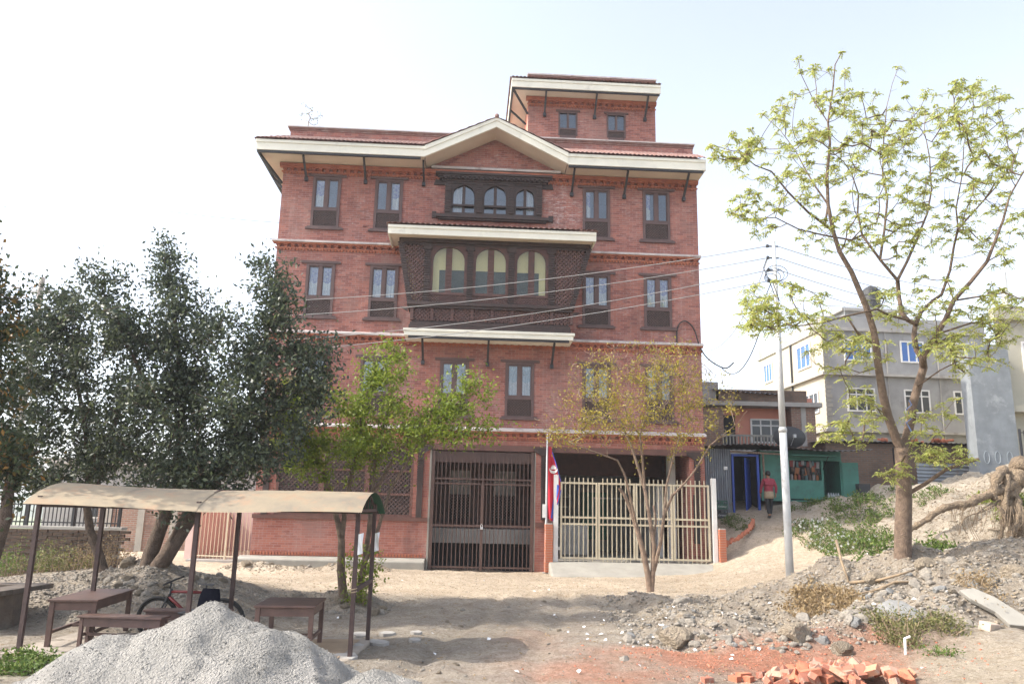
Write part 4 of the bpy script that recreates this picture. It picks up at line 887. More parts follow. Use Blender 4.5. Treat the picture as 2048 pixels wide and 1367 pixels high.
# ---- lime green small tree by the shelter
evergreen('small_tree', 'small lime green tree with three thin stems at the shelter end', at(690,1200,17.4),
  [([(688,1205,17.4),(682,1140,17.4),(683,1080,17.4),(676,1045,17.4),(660,985,17.3),(640,930,17.2),(600,870,17)],.10,.02),
   ([(683,1080,17.4),(690,1020,17.4),(700,960,17.4),(720,880,17.3),(725,800,17.3),(770,730,17.2)],.06,.015),
   ([(715,1200,17.2),(728,1130,17.2),(738,1060,17.2),(745,990,17.2),(780,930,17.2),(830,860,17),(880,800,17)],.07,.015),
   ([(728,1130,17.2),(755,1060,17),(780,980,16.9),(840,880,16.8),(920,800,16.7),(960,750,16.7)],.045,.012),([(745,990,17.2),(750,920,17.3),(770,840,17.5),(790,760,17.6)],.04,.012)],
  [(770,735,60,50,17.2,.6,42),(745,800,90,60,17.2,.9,62),(860,810,80,60,17,.9,44),(930,790,60,70,16.7,.5,24),(650,830,90,70,17.2,1,60),(600,890,60,50,17.1,.7,36),(720,880,90,50,17.2,1,46),(830,880,90,40,17,.8,26),(790,690,30,25,17.3,.3,8),(620,770,60,40,17.3,.6,18),(700,1130,18,40,17.2,.3,6),(745,1120,30,60,17.1,.4,12),(680,900,110,40,17.2,.8,40),(560,850,40,50,17.1,.6,30),(900,860,100,50,16.8,.7,40),(960,830,50,60,16.7,.4,16),(560,800,50,50,17.2,.5,22),(600,930,70,30,17,.6,18)], 34, .095, M['leaf_lime'], 'bark', None, .17, .0032)
# ---- half bare little tree before the beige gate
evergreen('small_tree', 'half bare yellowing tree with splayed stems before the beige gate', at(1304,1190,20),
  [(a_, b_*.68, c_*.8) for a_, b_, c_ in [([(1302,1195,20),(1296,1150,20),(1288,1110,20),(1275,1060,20),(1262,1020,20),(1250,990,20),(1238,975,20)],.12,.045),
   ([(1302,1195,20),(1306,1140,20),(1308,1090,20),(1300,1040,20),(1290,980,20.1),(1278,940,20.2),(1262,890,20.3),(1240,840,20.4),(1220,790,20.5)],.10,.02),
   ([(1275,1060,20),(1262,1000,19.8),(1250,950,19.6),(1235,920,19.4),(1195,905,19.2),(1150,890,19),(1100,865,18.9)],.05,.012),
   ([(1308,1140,20),(1322,1080,19.9),(1328,1030,19.8),(1345,990,19.7),(1370,965,19.6),(1390,940,19.5),(1420,890,19.4),(1470,850,19.3)],.075,.012),
   ([(1328,1030,19.8),(1333,970,19.9),(1345,920,20),(1360,870,20.1),(1365,800,20.2),(1370,730,20.2)],.05,.012),
   ([(1290,980,20.1),(1285,920,19.9),(1280,870,19.7),(1300,800,19.6),(1310,740,19.6)],.05,.012),([(1306,1090,20),(1312,1040,20.1),(1307,1010,20.2)],.04,.03)]],
  [(1240,800,110,60,20,1.2,60),(1160,850,80,40,19.4,.8,36),(1330,780,90,80,20,1.0,60),(1300,860,120,40,20,1.2,46),(1200,730,70,40,20.2,.7,22),(1400,840,60,60,19.5,.7,24),(1320,710,60,40,20,.6,18),(1440,820,50,40,19.4,.4,12),(1090,870,40,25,19,.3,10),(1250,770,130,90,20,1.2,110),(1340,740,90,70,20,1,80),(1420,800,70,70,19.6,.7,40),(1180,810,90,60,19.6,.8,60)], 13, .072, M['leaf_yell'], 'bark_pale', None, .15, .0030, ((1270,780,170,110,20,1.3,480),(1380,780,95,95,19.8,1,230),(1180,840,120,65,19.5,1,230),(1300,725,110,55,20,.9,200),(1450,830,50,50,19.4,.4,30)))
# ------------------------------------------------------------------ stones, rubble, loose bricks
def rockmesh(name, m, sub, seed, sq=(1,.8,.6)):
    bm = bmesh.new(); bmesh.ops.create_icosphere(bm, subdivisions=sub, radius=.5); rg = random.Random(seed)
    pl = [(Vector((rg.gauss(0,1),rg.gauss(0,1),rg.gauss(0,1))).normalized(), rg.uniform(.26,.42)) for _ in range(7)]
    for v in bm.verts:
        for n_, d in pl:
            k = v.co.dot(n_)-d
            if k > 0: v.co -= n_*k
        v.co += Vector((rg.gauss(0,1),rg.gauss(0,1),rg.gauss(0,1)))*.012
        v.co = Vector((v.co.x*sq[0], v.co.y*sq[1], v.co.z*sq[2]))*1.25
    me = bpy.data.meshes.new(name); bm.to_mesh(me); bm.free(); me.materials.append(m); return me
RK = [rockmesh('stone', M[k], 3 if i == 2 else 2, i, s_) for i,(k,s_) in enumerate((('stone',(1,.8,.6)),('stone',(1,.7,.45)),('stone_tan',(1,.9,.7)),('stone_blue',(1,.8,.55)),('stone',(.9,.9,.8)),('stone_tan',(1,.75,.5))))]
def ray_ground(px, py):                    # where a line of sight meets the ground
    Ys = np.arange(8, 34, .06); p0 = at(px, py, 8.0); p1 = at(px, py, 9.0)
    X = p0.x+(p1.x-p0.x)*(Ys-8); Z = p0.z+(p1.z-p0.z)*(Ys-8); k = np.nonzero(Z < ground(X, Ys))[0]
    return Vector((X[k[0]], Ys[k[0]], Z[k[0]])) if len(k) else None
def put_stone(px, py, size, k, lb, grp=None, sink=.25):
    p = ray_ground(px, py)
    if p is None: return
    o = link('stone', RK[k], None, (p.x, p.y, p.z+size*(.3-sink)), (random.uniform(-.4,.4), random.uniform(-.4,.4), random.uniform(0,6.3)), (size,)*3)
    return tag(o, lb, 'stone', grp)
named = [(1355,1285,.50,2,'large tan boulder at the foot of the bank, right of the dirt track'),(1590,1275,.46,2,'rounded tan boulder at the foot of the bank above the brick heap'),(1640,1285,.26,3,'pale flat bluish boulder right of the rounded tan boulder'),
 (1685,1305,.30,2,'smooth pale stone just behind the brick heap'),(1750,1060+105,.42,2,'brown clod at the crest of the bank near the pole'),(1850,1132,.34,2,'pale squared stone on the bank crest right of the tall tree'),(1800,1235,.62,3,'broad flat bluish rock in the middle of the bank'),
 (258,1128,.30,2,'tan stone at the left end of the spoil heap by the tree'),(1365,1195+10,.34,1,'upright split stone below the half bare tree'),(1610,1240,.3,0,'grey stone among dry twigs on the bank'),(2030,1150,.4,2,'big tan lump on the bank at the right edge'),(492,1130,.30,2,'squat tan stone on the spoil along the plinth'),(1250,1320,.16,0,'grey stone beside the red dust patch')]
for a in named: put_stone(*a)
for (cx,cy,rx,ry,n,s0,s1,lb,grp) in ((1760,1215,110,40,60,.10,.24,'grey rubble stone on the middle of the right bank','stones of the right bank'),(1920,1150,120,35,40,.10,.26,'tan rubble stone along the crest of the right bank','stones of the bank crest'),
   (1330,1255,110,45,55,.09,.2,'rubble stone on the slope below the half bare tree','stones below the half bare tree'),(1540,1280,110,30,34,.08,.18,'rubble stone at the foot of the bank behind the brick heap','stones at the bank foot'),
   (1960,1230,80,30,16,.08,.18,'small stone around the tilted concrete slab','stones by the slab'),(700,1215,80,22,26,.09,.2,'rubble stone heaped round the small lime tree','stones round the lime tree'),
   (330,1165,130,35,44,.09,.22,'rubble stone on the mound under the twin trunked tree','stones of the tree mound'),(620,1125,90,10,14,.09,.2,'spoil stone along the foot of the plinth','spoil stones by the plinth'),(1000,1250,180,60,20,.04,.10,'small stone on the shaded dirt track','stones on the track'),(870,1340,80,20,14,.04,.10,'small stone near the sand pile tail','stones near the sand pile')):
    for _ in range(n):
        g = random.uniform(0,6.28); r_ = math.sqrt(random.random()); put_stone(cx+rx*r_*math.cos(g), cy+ry*r_*math.sin(g), random.uniform(s0,s1)*random.uniform(.7,1.2), random.choice((0,0,1,3,4,5) if cx > 1300 else (0,1,2,4,5)), lb, grp)
# fine rubble, too many to count
bm = bmesh.new(); bmesh.ops.create_icosphere(bm, subdivisions=1, radius=.5); IV = np.array([v.co[:] for v in bm.verts]); IF = np.array([[v.index for v in f.verts] for f in bm.faces]); bm.free()
def scatter(n, m, pos, s0, s1, name, lb, flat=.6):
    s_ = RNG.uniform(s0,s1,n)*RNG.uniform(.5,1,n); A_ = RNG.uniform(0,6.28,n); V = IV[None]*RNG.uniform(.55,1.1,(n,12,1))*np.array([1,.8,flat])
    ca_, sa = np.cos(A_)[:,None], np.sin(A_)[:,None]; X = V[...,0]*ca_-V[...,1]*sa; Yv = V[...,0]*sa+V[...,1]*ca_; V = np.stack([X,Yv,V[...,2]],-1)*s_[:,None,None]+pos[:,None,:]
    o = link(name, npmesh(name, V.reshape(-1,3), (IF[None]+12*np.arange(n)[:,None,None]).reshape(-1,3), m)); o['kind'] = 'stuff'; o['label'] = lb; o['category'] = 'rubble'; return o
def sample(n, x0, x1, y0, y1, thr):
    X = RNG.uniform(x0,x1,n*6); Y = RNG.uniform(y0,y1,n*6); k = (rough_mask(X,Y)+.25*(vnoise(X,Y,.7,31))) > thr+RNG.uniform(-.25,.25,n*6); X = X[k][:n]; Y = Y[k][:n]
    return np.stack([X,Y,ground(X,Y)+.004],-1)
p = sample(6500, .8, 12, 11.6, 18.8, .45); scatter(len(p), M['stone'], p, .035, .15, 'rubble', 'fine grey rubble covering the right bank')
p = sample(3500, .8, 12, 11.4, 19, .4); scatter(len(p), M['stone_tan'], p, .03, .13, 'rubble', 'tan clods mixed into the right bank')
p = sample(4500, -10, -4.2, 13.2, 17.2, .25); scatter(len(p), M['stone'], p, .03, .11, 'rubble', 'fine rubble on the mound under the evergreens')
p = sample(2500, 9.2, 14, 19.2, 25, .5); scatter(len(p), M['stone_tan'], p, .03, .13, 'rubble', 'crumbled earth clods on the eroded slope behind the tall tree')
p = sample(900, -5, -2.3, 16.2, 18.6, .3); scatter(len(p), M['stone'], p, .03, .09, 'rubble', 'fine rubble heaped at the lime tree')
p = sample(700, -8.6, -3.3, 23.6, 24.9, .3); scatter(len(p), M['stone_tan'], p, .03, .12, 'rubble', 'broken spoil strewn along the plinth')
X = RNG.uniform(-7,7,3000); Y = RNG.uniform(9,24.6,3000); scatter(3000, M['stone_tan'], np.stack([X,Y,ground(X,Y)],-1), .02, .07, 'gravel', 'tan pebbles scattered over the dirt road')
X = RNG.uniform(-7,7,7000); Y = RNG.uniform(9,24.6,7000); scatter(7000, M['stone'], np.stack([X,Y,ground(X,Y)],-1), .014, .055, 'gravel', 'loose gravel scattered over the dirt track')
X = RNG.normal(3.8,1.3,700); Y = RNG.normal(11.3,.8,700); scatter(700, M['brick_loose'], np.stack([X,Y,ground(X,Y)],-1), .02, .07, 'brick_rubble', 'crumbled red brick chips round the brick heap')
# heap of loose bricks
bk = MB().box(-.115,.115,-.055,.055,-.035,.035); bk.box(-.07,.07,-.03,.03,.035,.0355); bkm = bk.mesh('brick', M['brick_loose'])
bkv = [bkm]+[bk.mesh('brick', mat('loose_brick_%s' % n_, c_, d_, .95, 9, 50, .4, .01, c3=(.42,.33,.27), s3=7)) for n_, c_, d_ in (('pale',(.50,.24,.15),(.40,.19,.12)),('dull',(.36,.14,.09),(.27,.11,.075)),('dusty',(.45,.26,.19),(.36,.20,.14)))]
for i in range(105):
    g = random.uniform(0,6.28); r_ = abs(random.gauss(0,.5)); x = 3.95+r_*math.cos(g)*1.3; y = 10.15+r_*math.sin(g)*.7; h = max(0,.20*(1-((x-3.95)/1.05)**2-((y-10.15)/.7)**2))
    o = link('brick', random.choice(bkv), None, (x, y, gz(x,y)+.02+h*random.uniform(.5,1.0)), (random.uniform(-.7,.7)*(h>.02), random.uniform(-.7,.7)*(h>.02), random.uniform(0,6.3)), (random.choice((1,1,1,.55,.7,.4)),random.uniform(.9,1),random.uniform(.9,1.05))); b = o.modifiers.new('bevel','BEVEL'); b.width = .008; b.segments = 2
    tag(o, 'loose orange red brick in the tumbled heap at the lower right', 'brick', 'bricks of the tumbled heap')
put_stone(1690,1340,.22,2,'smooth whitish stone lying on the brick heap', None, -.9)
# concrete slab, block, pvc bit
p = ray_ground(1985,1228); sl = MB(); sl.prism([(-.42,.26),(-.30,.10),(-.02,-.12),(.10,-.34),(.40,-.36),(.46,-.26),(.06,.16),(-.20,.32)], -.04, .04)
o = sl.build('concrete_slab', M['concrete_pale'], None, p+Vector((0,-.05,.12)), (R(-42),R(0),R(-8)), bevel=.012); tag(o, 'broken pale concrete slab lying tilted on the right bank', 'slab')
p = ray_ground(1978,1258); o = MB().box(-.12,.12,-.09,.09,-.08,.1).build('concrete_block', mat('pinkish_block',(.50,.40,.32),None,.9,6), None, p, (.2,.1,.5), bevel=.01); tag(o, 'small pinkish block below the tilted concrete slab', 'block')
p = ray_ground(1812,1310); o = MB().tube([(0,0,-.05),(-.02,0,.22),(.05,0,.25)],.018,6).build('plastic_pipe', M['white'], None, p, (0,.1,0)); tag(o, 'bent white plastic pipe sticking out of the sand', 'pipe')
for px, py, s_, lb in ((722,1272,.34,'flat grey slab by the right back post of the shelter'),(775,1270,.26,'flat slab fragment right of the shelter'),(755,1288,.36,'thin grey slab in front of the shelter back post'),(833,1268,.22,'upper of two pale slab pieces on the track'),(830,1283,.24,'lower of two pale slab pieces on the track'),(710,1295,.28,'slab fragment between the two right shelter posts'),(690,1318,.42,'long slab fragment under the right front post')):
    p = ray_ground(px,py); q = [(s_*.5*random.uniform(.7,1.1)*math.cos(k*1.05), s_*.42*random.uniform(.7,1.1)*math.sin(k*1.05)) for k in range(6)]
    o = MB().prism(q,-.03,.03).build('stone_slab', M['concrete'], None, p+Vector((0,0,.02)), (R(-84),0,random.uniform(-.3,.3)), bevel=.008); tag(o, lb, 'slab')
# sticks and a felled dry branch on the bank
def stick(pts, r_, lb, m='dry', name='branch'):
    P_ = [ray_ground(x,y)+Vector((0,0,h)) for x,y,h in pts]; o = MB().tube([tuple(p) for p in P_], list(np.linspace(r_,r_*.5,len(P_))), 6).build(name, M[m], None, smooth=True); tag(o, lb, 'branch')
stick([(1700,1170,.05),(1760,1168,.08),(1800,1160,.1),(1830,1150,.1)], .03, 'upper bare branch lying along the bank crest')
stick([(1740,1190,.04),(1790,1175,.10),(1830,1172,.08)], .03, 'lower bare branch just under the crest branch')
stick([(1660,1230,.04),(1700,1205,.12),(1745,1190,.08),(1780,1180,.05)], .025, 'long dry stick running down the bank')
stick([(1676,1130,.5),(1685,1150,.25),(1698,1165,.02)], .035, 'broken stub sticking up from the bank crest')
M['leaf_dry'] = leafmat('dry_leaf', (.26,.18,.09), (.36,.27,.15), (.20,.13,.07), .3, .8)
M['weed'] = leafmat('weed_leaf', (.07,.12,.025), (.13,.19,.04), (.22,.26,.06), .3, .6)
M['weed_olive'] = leafmat('olive_weed_leaf', (.11,.12,.04), (.19,.19,.07), (.27,.24,.10), .3, .7)
M['petal'] = leafmat('white_petal', (.7,.7,.66), (.8,.8,.76), None, .2, .7)
def bush(px, py, rx, ry, n, lb, m='weed', ls=.07, h=.35, flowers=0, dry=0, name='bush', Y=None):
    c = ray_ground(px,py) if Y is None else at(px,py,Y)
    if c is None: return
    sc = c.y/1600; t = thing(name, lb, 'plant', (c.x,c.y,gz(c.x,c.y))); C = []; st = MB()
    for k in range(max(10,n//11)):
        a = RNG.uniform(0,6.28); r_ = math.sqrt(RNG.random()); x = c.x+rx*sc*r_*math.cos(a); y = c.y+ry*sc*3.0*r_*math.sin(a); z = gz(x,y); hh = h*RNG.uniform(.4,1.1)*(1.1-.6*r_)
        tx, ty = x+RNG.normal()*.12, y+RNG.normal()*.12
        st.tube([(x-c.x,y-c.y,z-t.location.z-.03),((x+tx)/2-c.x,(y+ty)/2-c.y,z-t.location.z+hh*.55),(tx-c.x,ty-c.y,z-t.location.z+hh)],[.008,.006,.003],3)
        for j in range(22): f_ = RNG.uniform(.15,1.05); C.append((x+(tx-x)*f_-c.x+RNG.normal()*.07, y+(ty-y)*f_-c.y+RNG.normal()*.07, z-t.location.z+hh*f_+RNG.normal()*.03))
    C = np.array(C); C[:,2] = np.maximum(C[:,2], .01-9); k = len(C)
    st.build('stem', M['dry'], t)['kind'] = 'stuff'; leaves('foliage', C, rdir(k)+np.array([0,0,.3]), rdir(k)+np.array([0,0,.5]), RNG.uniform(.6,1.2,k)*ls, ls*.45, M[m], t)
    if flowers:
        S = C[RNG.integers(0,k,flowers)]; ang = np.arange(5)*1.2566; Fc = []; Fd = []
        for s_ in S:
            for a in ang: Fc.append(s_+np.array([0,-.03,.05])); Fd.append((math.cos(a),-.4,math.sin(a)))
        Fc = np.array(Fc); leaves('blossom', Fc, np.array(Fd), np.tile([0,-1,.2],(len(Fc),1)), .045, .03, M['petal'], t)
    return t
bush(1635,1075,50,34,1300,'low white flowered shrub patch right of the lamp-white pole', 'weed', .08, .4, 90, name='flowering_shrub')
bush(1700,1100,50,16,700,'dark green weeds in the hollow left of the tall tree', 'weed', .09, .4, 30)
bush(1715,1035,56,26,1100,'rounded green weed clump high on the bank below the kiosk', 'weed', .09, .45)
bush(1730,1085,40,30,800,'brighter green weed clump in the middle of the bank', 'weed', .08, .35)
bush(1770,1125,60,14,900,'leafy weeds left of the tall tree trunk base', 'weed', .09, .4, Y=18.4)
bush(1865,1108,50,14,800,'bright weeds right of the tall tree trunk base', 'weed', .10, .4, Y=18)
bush(1860,1000,24,20,360,'thin grass tuft behind the tall tree trunk', 'weed', .08, .3)
bush(1760,1000,70,7,420,'strip of grass below the old brick wall', 'weed', .08, .22)
bush(1620,1012,40,8,300,'weeds under the green kiosk', 'weed', .08, .25)
bush(1790,1270,26,26,800,'olive weed clump on the lower right bank', 'weed_olive', .05, .42)
bush(1870,1255,44,14,620,'olive creeping weeds right of the olive clump', 'weed_olive', .05, .22)
bush(1880,1310,16,5,90,'tiny bright seedling in the sand at the lower right', 'weed', .05, .12)
bush(1645,1215,60,36,1300,'heap of dry brown brush on the bank below the pole', 'leaf_dry', .075, .3, name='dry_brush')
bush(1960,1185,30,18,350,'small tangle of dry brown twigs near the slab', 'leaf_dry', .05, .35, name='dry_brush')
bush(60,1322,60,8,420,'grass tuft at the front left corner of the shelter', 'weed', .06, .14)
bush(40,1345,60,8,500,'patchy grass and weeds in the lower left corner', 'weed', .06, .12)
bush(150,1330,40,6,260,'small weeds in front of the shelter kerb', 'weed', .05, .10)
bush(200,1120,60,20,420,'dry twigs tangled over the end of the old brick wall', 'leaf_dry', .05, .9, name='dry_brush', Y=17.4)
bush(30,1100,70,26,420,'green creeper over the left end of the old brick wall', 'weed', .07, .9, Y=17.5)
bush(110,1110,80,26,520,'straggly creeper on the old brick wall at the left', 'weed_olive', .07, .8, Y=17.6)
bush(1475,1050,20,14,360,'weeds growing in the brick edged planter', 'weed', .07, .3)
bush(720,1190,26,6,260,'green shoots at the foot of the small lime tree', 'leaf_lime', .06, .7, Y=17.1)
# wind-blown litter and dry leaves on the dirt
k = 1400; X = RNG.uniform(-7,8,k); Y = RNG.uniform(9,24.5,k); o = leaves('dry_leaf_litter', np.stack([X,Y,ground(X,Y)+.012],-1), rdir(k)*np.array([1,1,.2]), np.tile([0,0,1.],(k,1))+rdir(k)*.4, RNG.uniform(.03,.08,k), .03, M['leaf_dry'], None); o['kind'] = 'stuff'; o['label'] = 'dry leaves scattered over the dirt'
k = 130; X = np.r_[RNG.normal(2.6,1.2,k//2),RNG.uniform(-4,9,k-k//2)]; Y = np.r_[RNG.normal(13.8,1.4,k//2),RNG.uniform(10,23,k-k//2)]; o = leaves('paper_litter', np.stack([X,Y,ground(X,Y)+.02],-1), rdir(k)*np.array([1,1,.3]), np.tile([0,0,1.],(k,1))+rdir(k)*.6, RNG.uniform(.04,.10,k), .06, M['paper'], None); o['kind'] = 'stuff'; o['label'] = 'scraps of pale litter on the ground'
# sand pile in the left foreground
def sandpile():
    n = 150; rs = np.linspace(0,1,n); V = []; F_ = []
    gx = np.linspace(-5.2,.35,190); gy = np.linspace(4.6,9.8,170); X, Y = np.meshgrid(gx,gy,indexing='ij')
    def cone(cx,cy,h,sl,r): d = np.hypot((X-cx)*1.0,(Y-cy)*1.0); return h-sl*(np.sqrt(d*d+r*r)-r)
    z = np.maximum.reduce([cone(-2.62,7.5,.93,.66,.18), cone(-2.2,7.35,.80,.62,.25), cone(-1.05,6.95,.54,.62,.12), cone(-1.55,6.9,.42,.55,.3), cone(-3.3,7.3,.62,.58,.3)])
    ridg = np.abs(vnoise(X+Y*.5,Y*.4-X*.3,.35,41)); z = z+.16*vnoise(X,Y,.6,42)+.08*vnoise(X,Y,.22,43)+.03*vnoise(X,Y,.08,44)-.09*ridg+.04*np.maximum(0,vnoise(X,Y,.13,45))
    g = ground(X,Y); z = np.where(z > g-.05, z, g-.06); idx = np.arange(X.size).reshape(X.shape)
    return npmesh('sand_pile', np.stack([X,Y,z],-1).reshape(-1,3), np.stack([idx[:-1,:-1],idx[1:,:-1],idx[1:,1:],idx[:-1,1:]],-1).reshape(-1,4), M['sand'])
sp = sandpile(); sp.polygons.foreach_set('use_smooth', np.ones(len(sp.polygons),bool)); spo = tag(link('sand_pile', sp), 'pale grey heap of sand in the left foreground', 'sand pile')
SV = np.empty(len(sp.vertices)*3, np.float32); sp.vertices.foreach_get('co', SV); SV = SV.reshape(-1,3); SV = SV[SV[:,2] > ground(SV[:,0],SV[:,1])+.02]
pk = SV[RNG.integers(0,len(SV),9000)]+RNG.normal(size=(9000,3))*np.array([.012,.012,.001]); o = scatter(9000, M['sand'], pk, .006, .026, 'sand_clods', 'small clods', .8); o.parent = spo; del o['label']; del o['category']
# ------------------------------------------------------------------ shelter and its furniture
sh = thing('metal_shelter', 'open shelter with curved tan sheet metal roof on thin dark posts', 'shelter', (-4.2,11.7,-.15)); so_ = np.array(sh.location)
def rel(*p): return tuple(np.array(p)-so_)
m, N, L, B = nt('tan_roof_sheet'); g = N.new('ShaderNodeNewGeometry'); v = coords(N)
top = mixc(N, L, noise(N, L, v, 1.6, 5, .65, .35, .7), (.29,.23,.15), (.17,.145,.11)); top = mixc(N, L, noise(N, L, v, 4, 5, .7, .52, .72), top, (.30,.19,.115))
L.new(mixc(N, L, g.outputs['Backfacing'], top, (.02,.09,.05)), B.inputs['Base Color']); B.inputs['Roughness'].default_value = .75; M['roof_sheet'] = m
RX0, RX1 = -6.40, -1.93
def roof(a, b):
    Y = 10.78+2.05*b; return rel(RX0+(RX1-RX0)*a+.0*b, Y, 1.745+.30*math.sin(PI*min(1,b*1.0))**.8+.012*math.sin(a*9+b*3)+.03*(.5-a)-.02*math.sin(a*PI)*1.5)
me_ = MB().grid(roof, 60, 20); [MB().grid(lambda a,b: tuple(np.array(roof(q/4+(.25+.012*(q<3))*a, b))+np.array([0,0,.007*(q%2)+.006*math.sin(a*40+q)*0+.008*math.sin(q*5+a*7)*math.sin(b*6)])), 18, 20).build('roof_sheet', M['roof_sheet'], sh, smooth=True) for q in range(4)]
pb = [(-6.27,10.95,1.75),(-4.16,11.0,1.72),(-2.03,11.1,1.70),(-6.20,12.55,1.78),(-4.10,12.5,1.76),(-2.05,12.57,1.75)]
for x, y, zt_ in pb:
    g_ = gz(x,y); MB().bar(rel(x,y,g_-.05), rel(x,y,zt_+.12), .055, .055, (0,1,0)).build('post', M['rust_post'], sh)
fr_ = MB()
for x in (-6.25,-4.13,-2.04):
    fr_.bar(rel(x,10.95,1.76),rel(x,12.6,1.78),.04)
    fr_.tube([rel(x,10.95+1.65*k/10,1.74+.27*math.sin(PI*k/10)) for k in range(11)],.018,5)
    for k in range(1,7): yy = 10.95+1.65*k/7; fr_.bar(rel(x,yy,1.77),rel(x,yy,1.73+.27*math.sin(PI*k/7)),.015)
for y, z in ((10.95,1.74),(12.6,1.75),(11.78,2.0)): fr_.bar(rel(-6.3,y,z),rel(-2.0,y,z),.035)
fr_.build('roof_frame', M['rust_post'], sh)
MB().bar(rel(-2.03,11.1,.72),rel(-2.05,12.57,.74),.05).build('rail', M['rust_post'], sh)
M['twine'] = M['tunic']
MB().tube([rel(-2.03+.04*math.cos(k),11.1+.04*math.sin(k),.68+k*.006) for k in range(14)],.008,4).build('twine', M['twine'], sh)
for x, y, z, lb in ((-1.985,11.1,1.32,'crumpled paper notice on the front right shelter post'),(-2.0,12.57,1.30,'crumpled paper notice on the back right shelter post')):
    o = MB().grid(lambda a,b: (.065*a, -.035-.03*math.sin(a*5+b*6)*a, .27*(b-.5)+.02*a), 6, 10).build('paper_notice', M['paper'], None, (x-.02,y,z), smooth=True); tag(o, lb, 'paper')
# floor of the shelter
fl_ = MB().box(-6.45,-2.0,10.85,12.75,-.25,-.105).build('shelter_floor', mat('packed_floor',(.36,.31,.26),(.29,.25,.21),.95,4,30,.4), None, bevel=.02); fl_['kind'] = 'structure'; fl_['label'] = 'low packed floor under the shelter'
o = MB().grid(lambda a,b: (-3.9+1.75*a, 10.9+1.6*b, -.095+.006*math.sin(a*9)), 8, 8).build('floor_mat', M['mat_tan']); tag(o, 'tan mat on the ground under the right hand table', 'mat')
o = MB().grid(lambda a,b: (-5.3+1.0*a, 10.9+.42*b, -.09+.01*math.sin(a*11+b*4)), 10, 5).build('tarp', M['blue_tarp']); tag(o, 'strip of blue tarpaulin on the ground under the bench', 'tarp')
def table(cx, cy, lx, ly, h, rz, lb, name='table', lt=.06, low=True, z0=-.105):
    t = thing(name, lb, name.split('_')[-1], (cx,cy,z0), rz)
    MB().box(-lx/2,lx/2,-ly/2,ly/2,h-.03,h).build('table_top' if name != 'bench' else 'seat', M['wood_table'], t, bevel=.006)
    a, b = lx/2-.05, ly/2-.05
    for sx in (-1,1):
        for sy in (-1,1): MB().box(sx*a-lt/2,sx*a+lt/2,sy*b-lt/2,sy*b+lt/2,0,h-.031).build('leg', M['wood_table'], t)
    m_ = MB(); d = lt/2+.002
    for s_ in (-1,1): m_.box(-a+d,a-d,s_*b-.015,s_*b+.015,h-.14,h-.031).box(s_*a-.015,s_*a+.015,-b+d,b-d,h-.14,h-.031)
    m_.build('apron', M['wood_table'], t)
    if low:
        m_ = MB()
        for s_ in (-1,1): m_.box(s_*a-.015,s_*a+.015,-b+d,b-d,.16,.20)
        m_.box(-a+.02,a-.02,-.015,.015,.162,.198); m_.build('stretcher', M['wood_table'], t)
    return t
table(-2.98,11.65,.80,1.10,.62,R(5),'dark square table at the right end of the shelter')
table(-5.98,12.15,.64,1.60,.61,R(8),'long dark table at the left end of the shelter')
table(-5.12,11.3,1.15,.28,.43,R(-3),'low narrow bench in front of the long dark table','bench',.045)
table(-4.6,12.2,1.2,.3,.42,R(3),'low bench at the back of the shelter by the bicycle','bench',.045)
t = thing('chair', 'dark blue plastic chair back behind the middle shelter post', 'chair', (-4.35,11.95,-.105), R(170)); 
MB().grid(lambda a,b: (-.18*(1-.3*b*b*b)*(1-2*a), -.2-.05*b+.04*math.cos((a-.5)*3), .38+.34*b), 8, 6).build('backrest', mat('navy_plastic',(.008,.009,.018),None,.95,spec=.1), t, smooth=True); MB().box(-.22,.22,-.2,.22,.40,.43).build('seat', M['plastic_black'], t, bevel=.01)
for sx in (-1,1):
    for sy in (-1,1): MB().bar((sx*.18,sy*.17,.40),(sx*.21,sy*.2,0),.03).build('leg', M['plastic_black'], t)
# bicycle
bi = thing('bicycle', 'black and red mountain bike leaning by the rubble mound', 'bicycle', (-5.0,13.4,gz(-5.0,13.4)), R(-6)); bi.rotation_euler = (R(7),0,R(-4))
for x in (-.54,.54):
    w_ = MB().tube([(x+.33*math.cos(k*PI/14),0,.35+.33*math.sin(k*PI/14)) for k in range(28)],.026,8,True).build('wheel', M['rubber'], bi, smooth=True)
    MB().tube([(x+.295*math.cos(k*PI/14),0,.35+.295*math.sin(k*PI/14)) for k in range(28)],.012,6,True).build('rim', M['black_metal'], w_, smooth=True)
    s_ = MB(); [s_.tube([(x,0,.35),(x+.29*math.cos(k*PI/9),.01*(-1)**k,.35+.29*math.sin(k*PI/9))],.0025,3) for k in range(18)]; s_.tube([(x,-.05,.35),(x,.05,.35)],.025,8); s_.build('spokes', M['galv'], w_)
BB, ST, HD = (.08,0,.33), (.22,0,.78), (-.34,0,.78)
fm = MB(); fm.tube([HD,ST],.022,8).tube([(-.37,0,.70),BB],.026,8); fm.build('frame', M['red_paint'], bi, smooth=True)
fm = MB(); fm.tube([BB,ST],.020,8); [fm.tube([BB,(.54,s_*.06,.35)],.012,6).tube([(.2,0,.72),(.54,s_*.06,.35)],.011,6) for s_ in (-1,1)]; fm.build('rear_triangle', M['black_metal'], bi, smooth=True)
fm = MB(); [fm.tube([(-.38,s_*.05,.68),(-.54,s_*.06,.35)],.016,6) for s_ in (-1,1)]; fm.tube([(-.33,0,.82),(-.39,0,.64)],.026,8); fm.build('fork', M['black_metal'], bi, smooth=True)
MB().tube([(-.36,0,.83),(-.34,0,.92)],.016,6).tube([(-.30,-.33,.95),(-.36,-.15,.93),(-.38,0,.92),(-.36,.15,.93),(-.30,.33,.95)],.014,6).build('handlebar', M['black_metal'], bi, smooth=True)
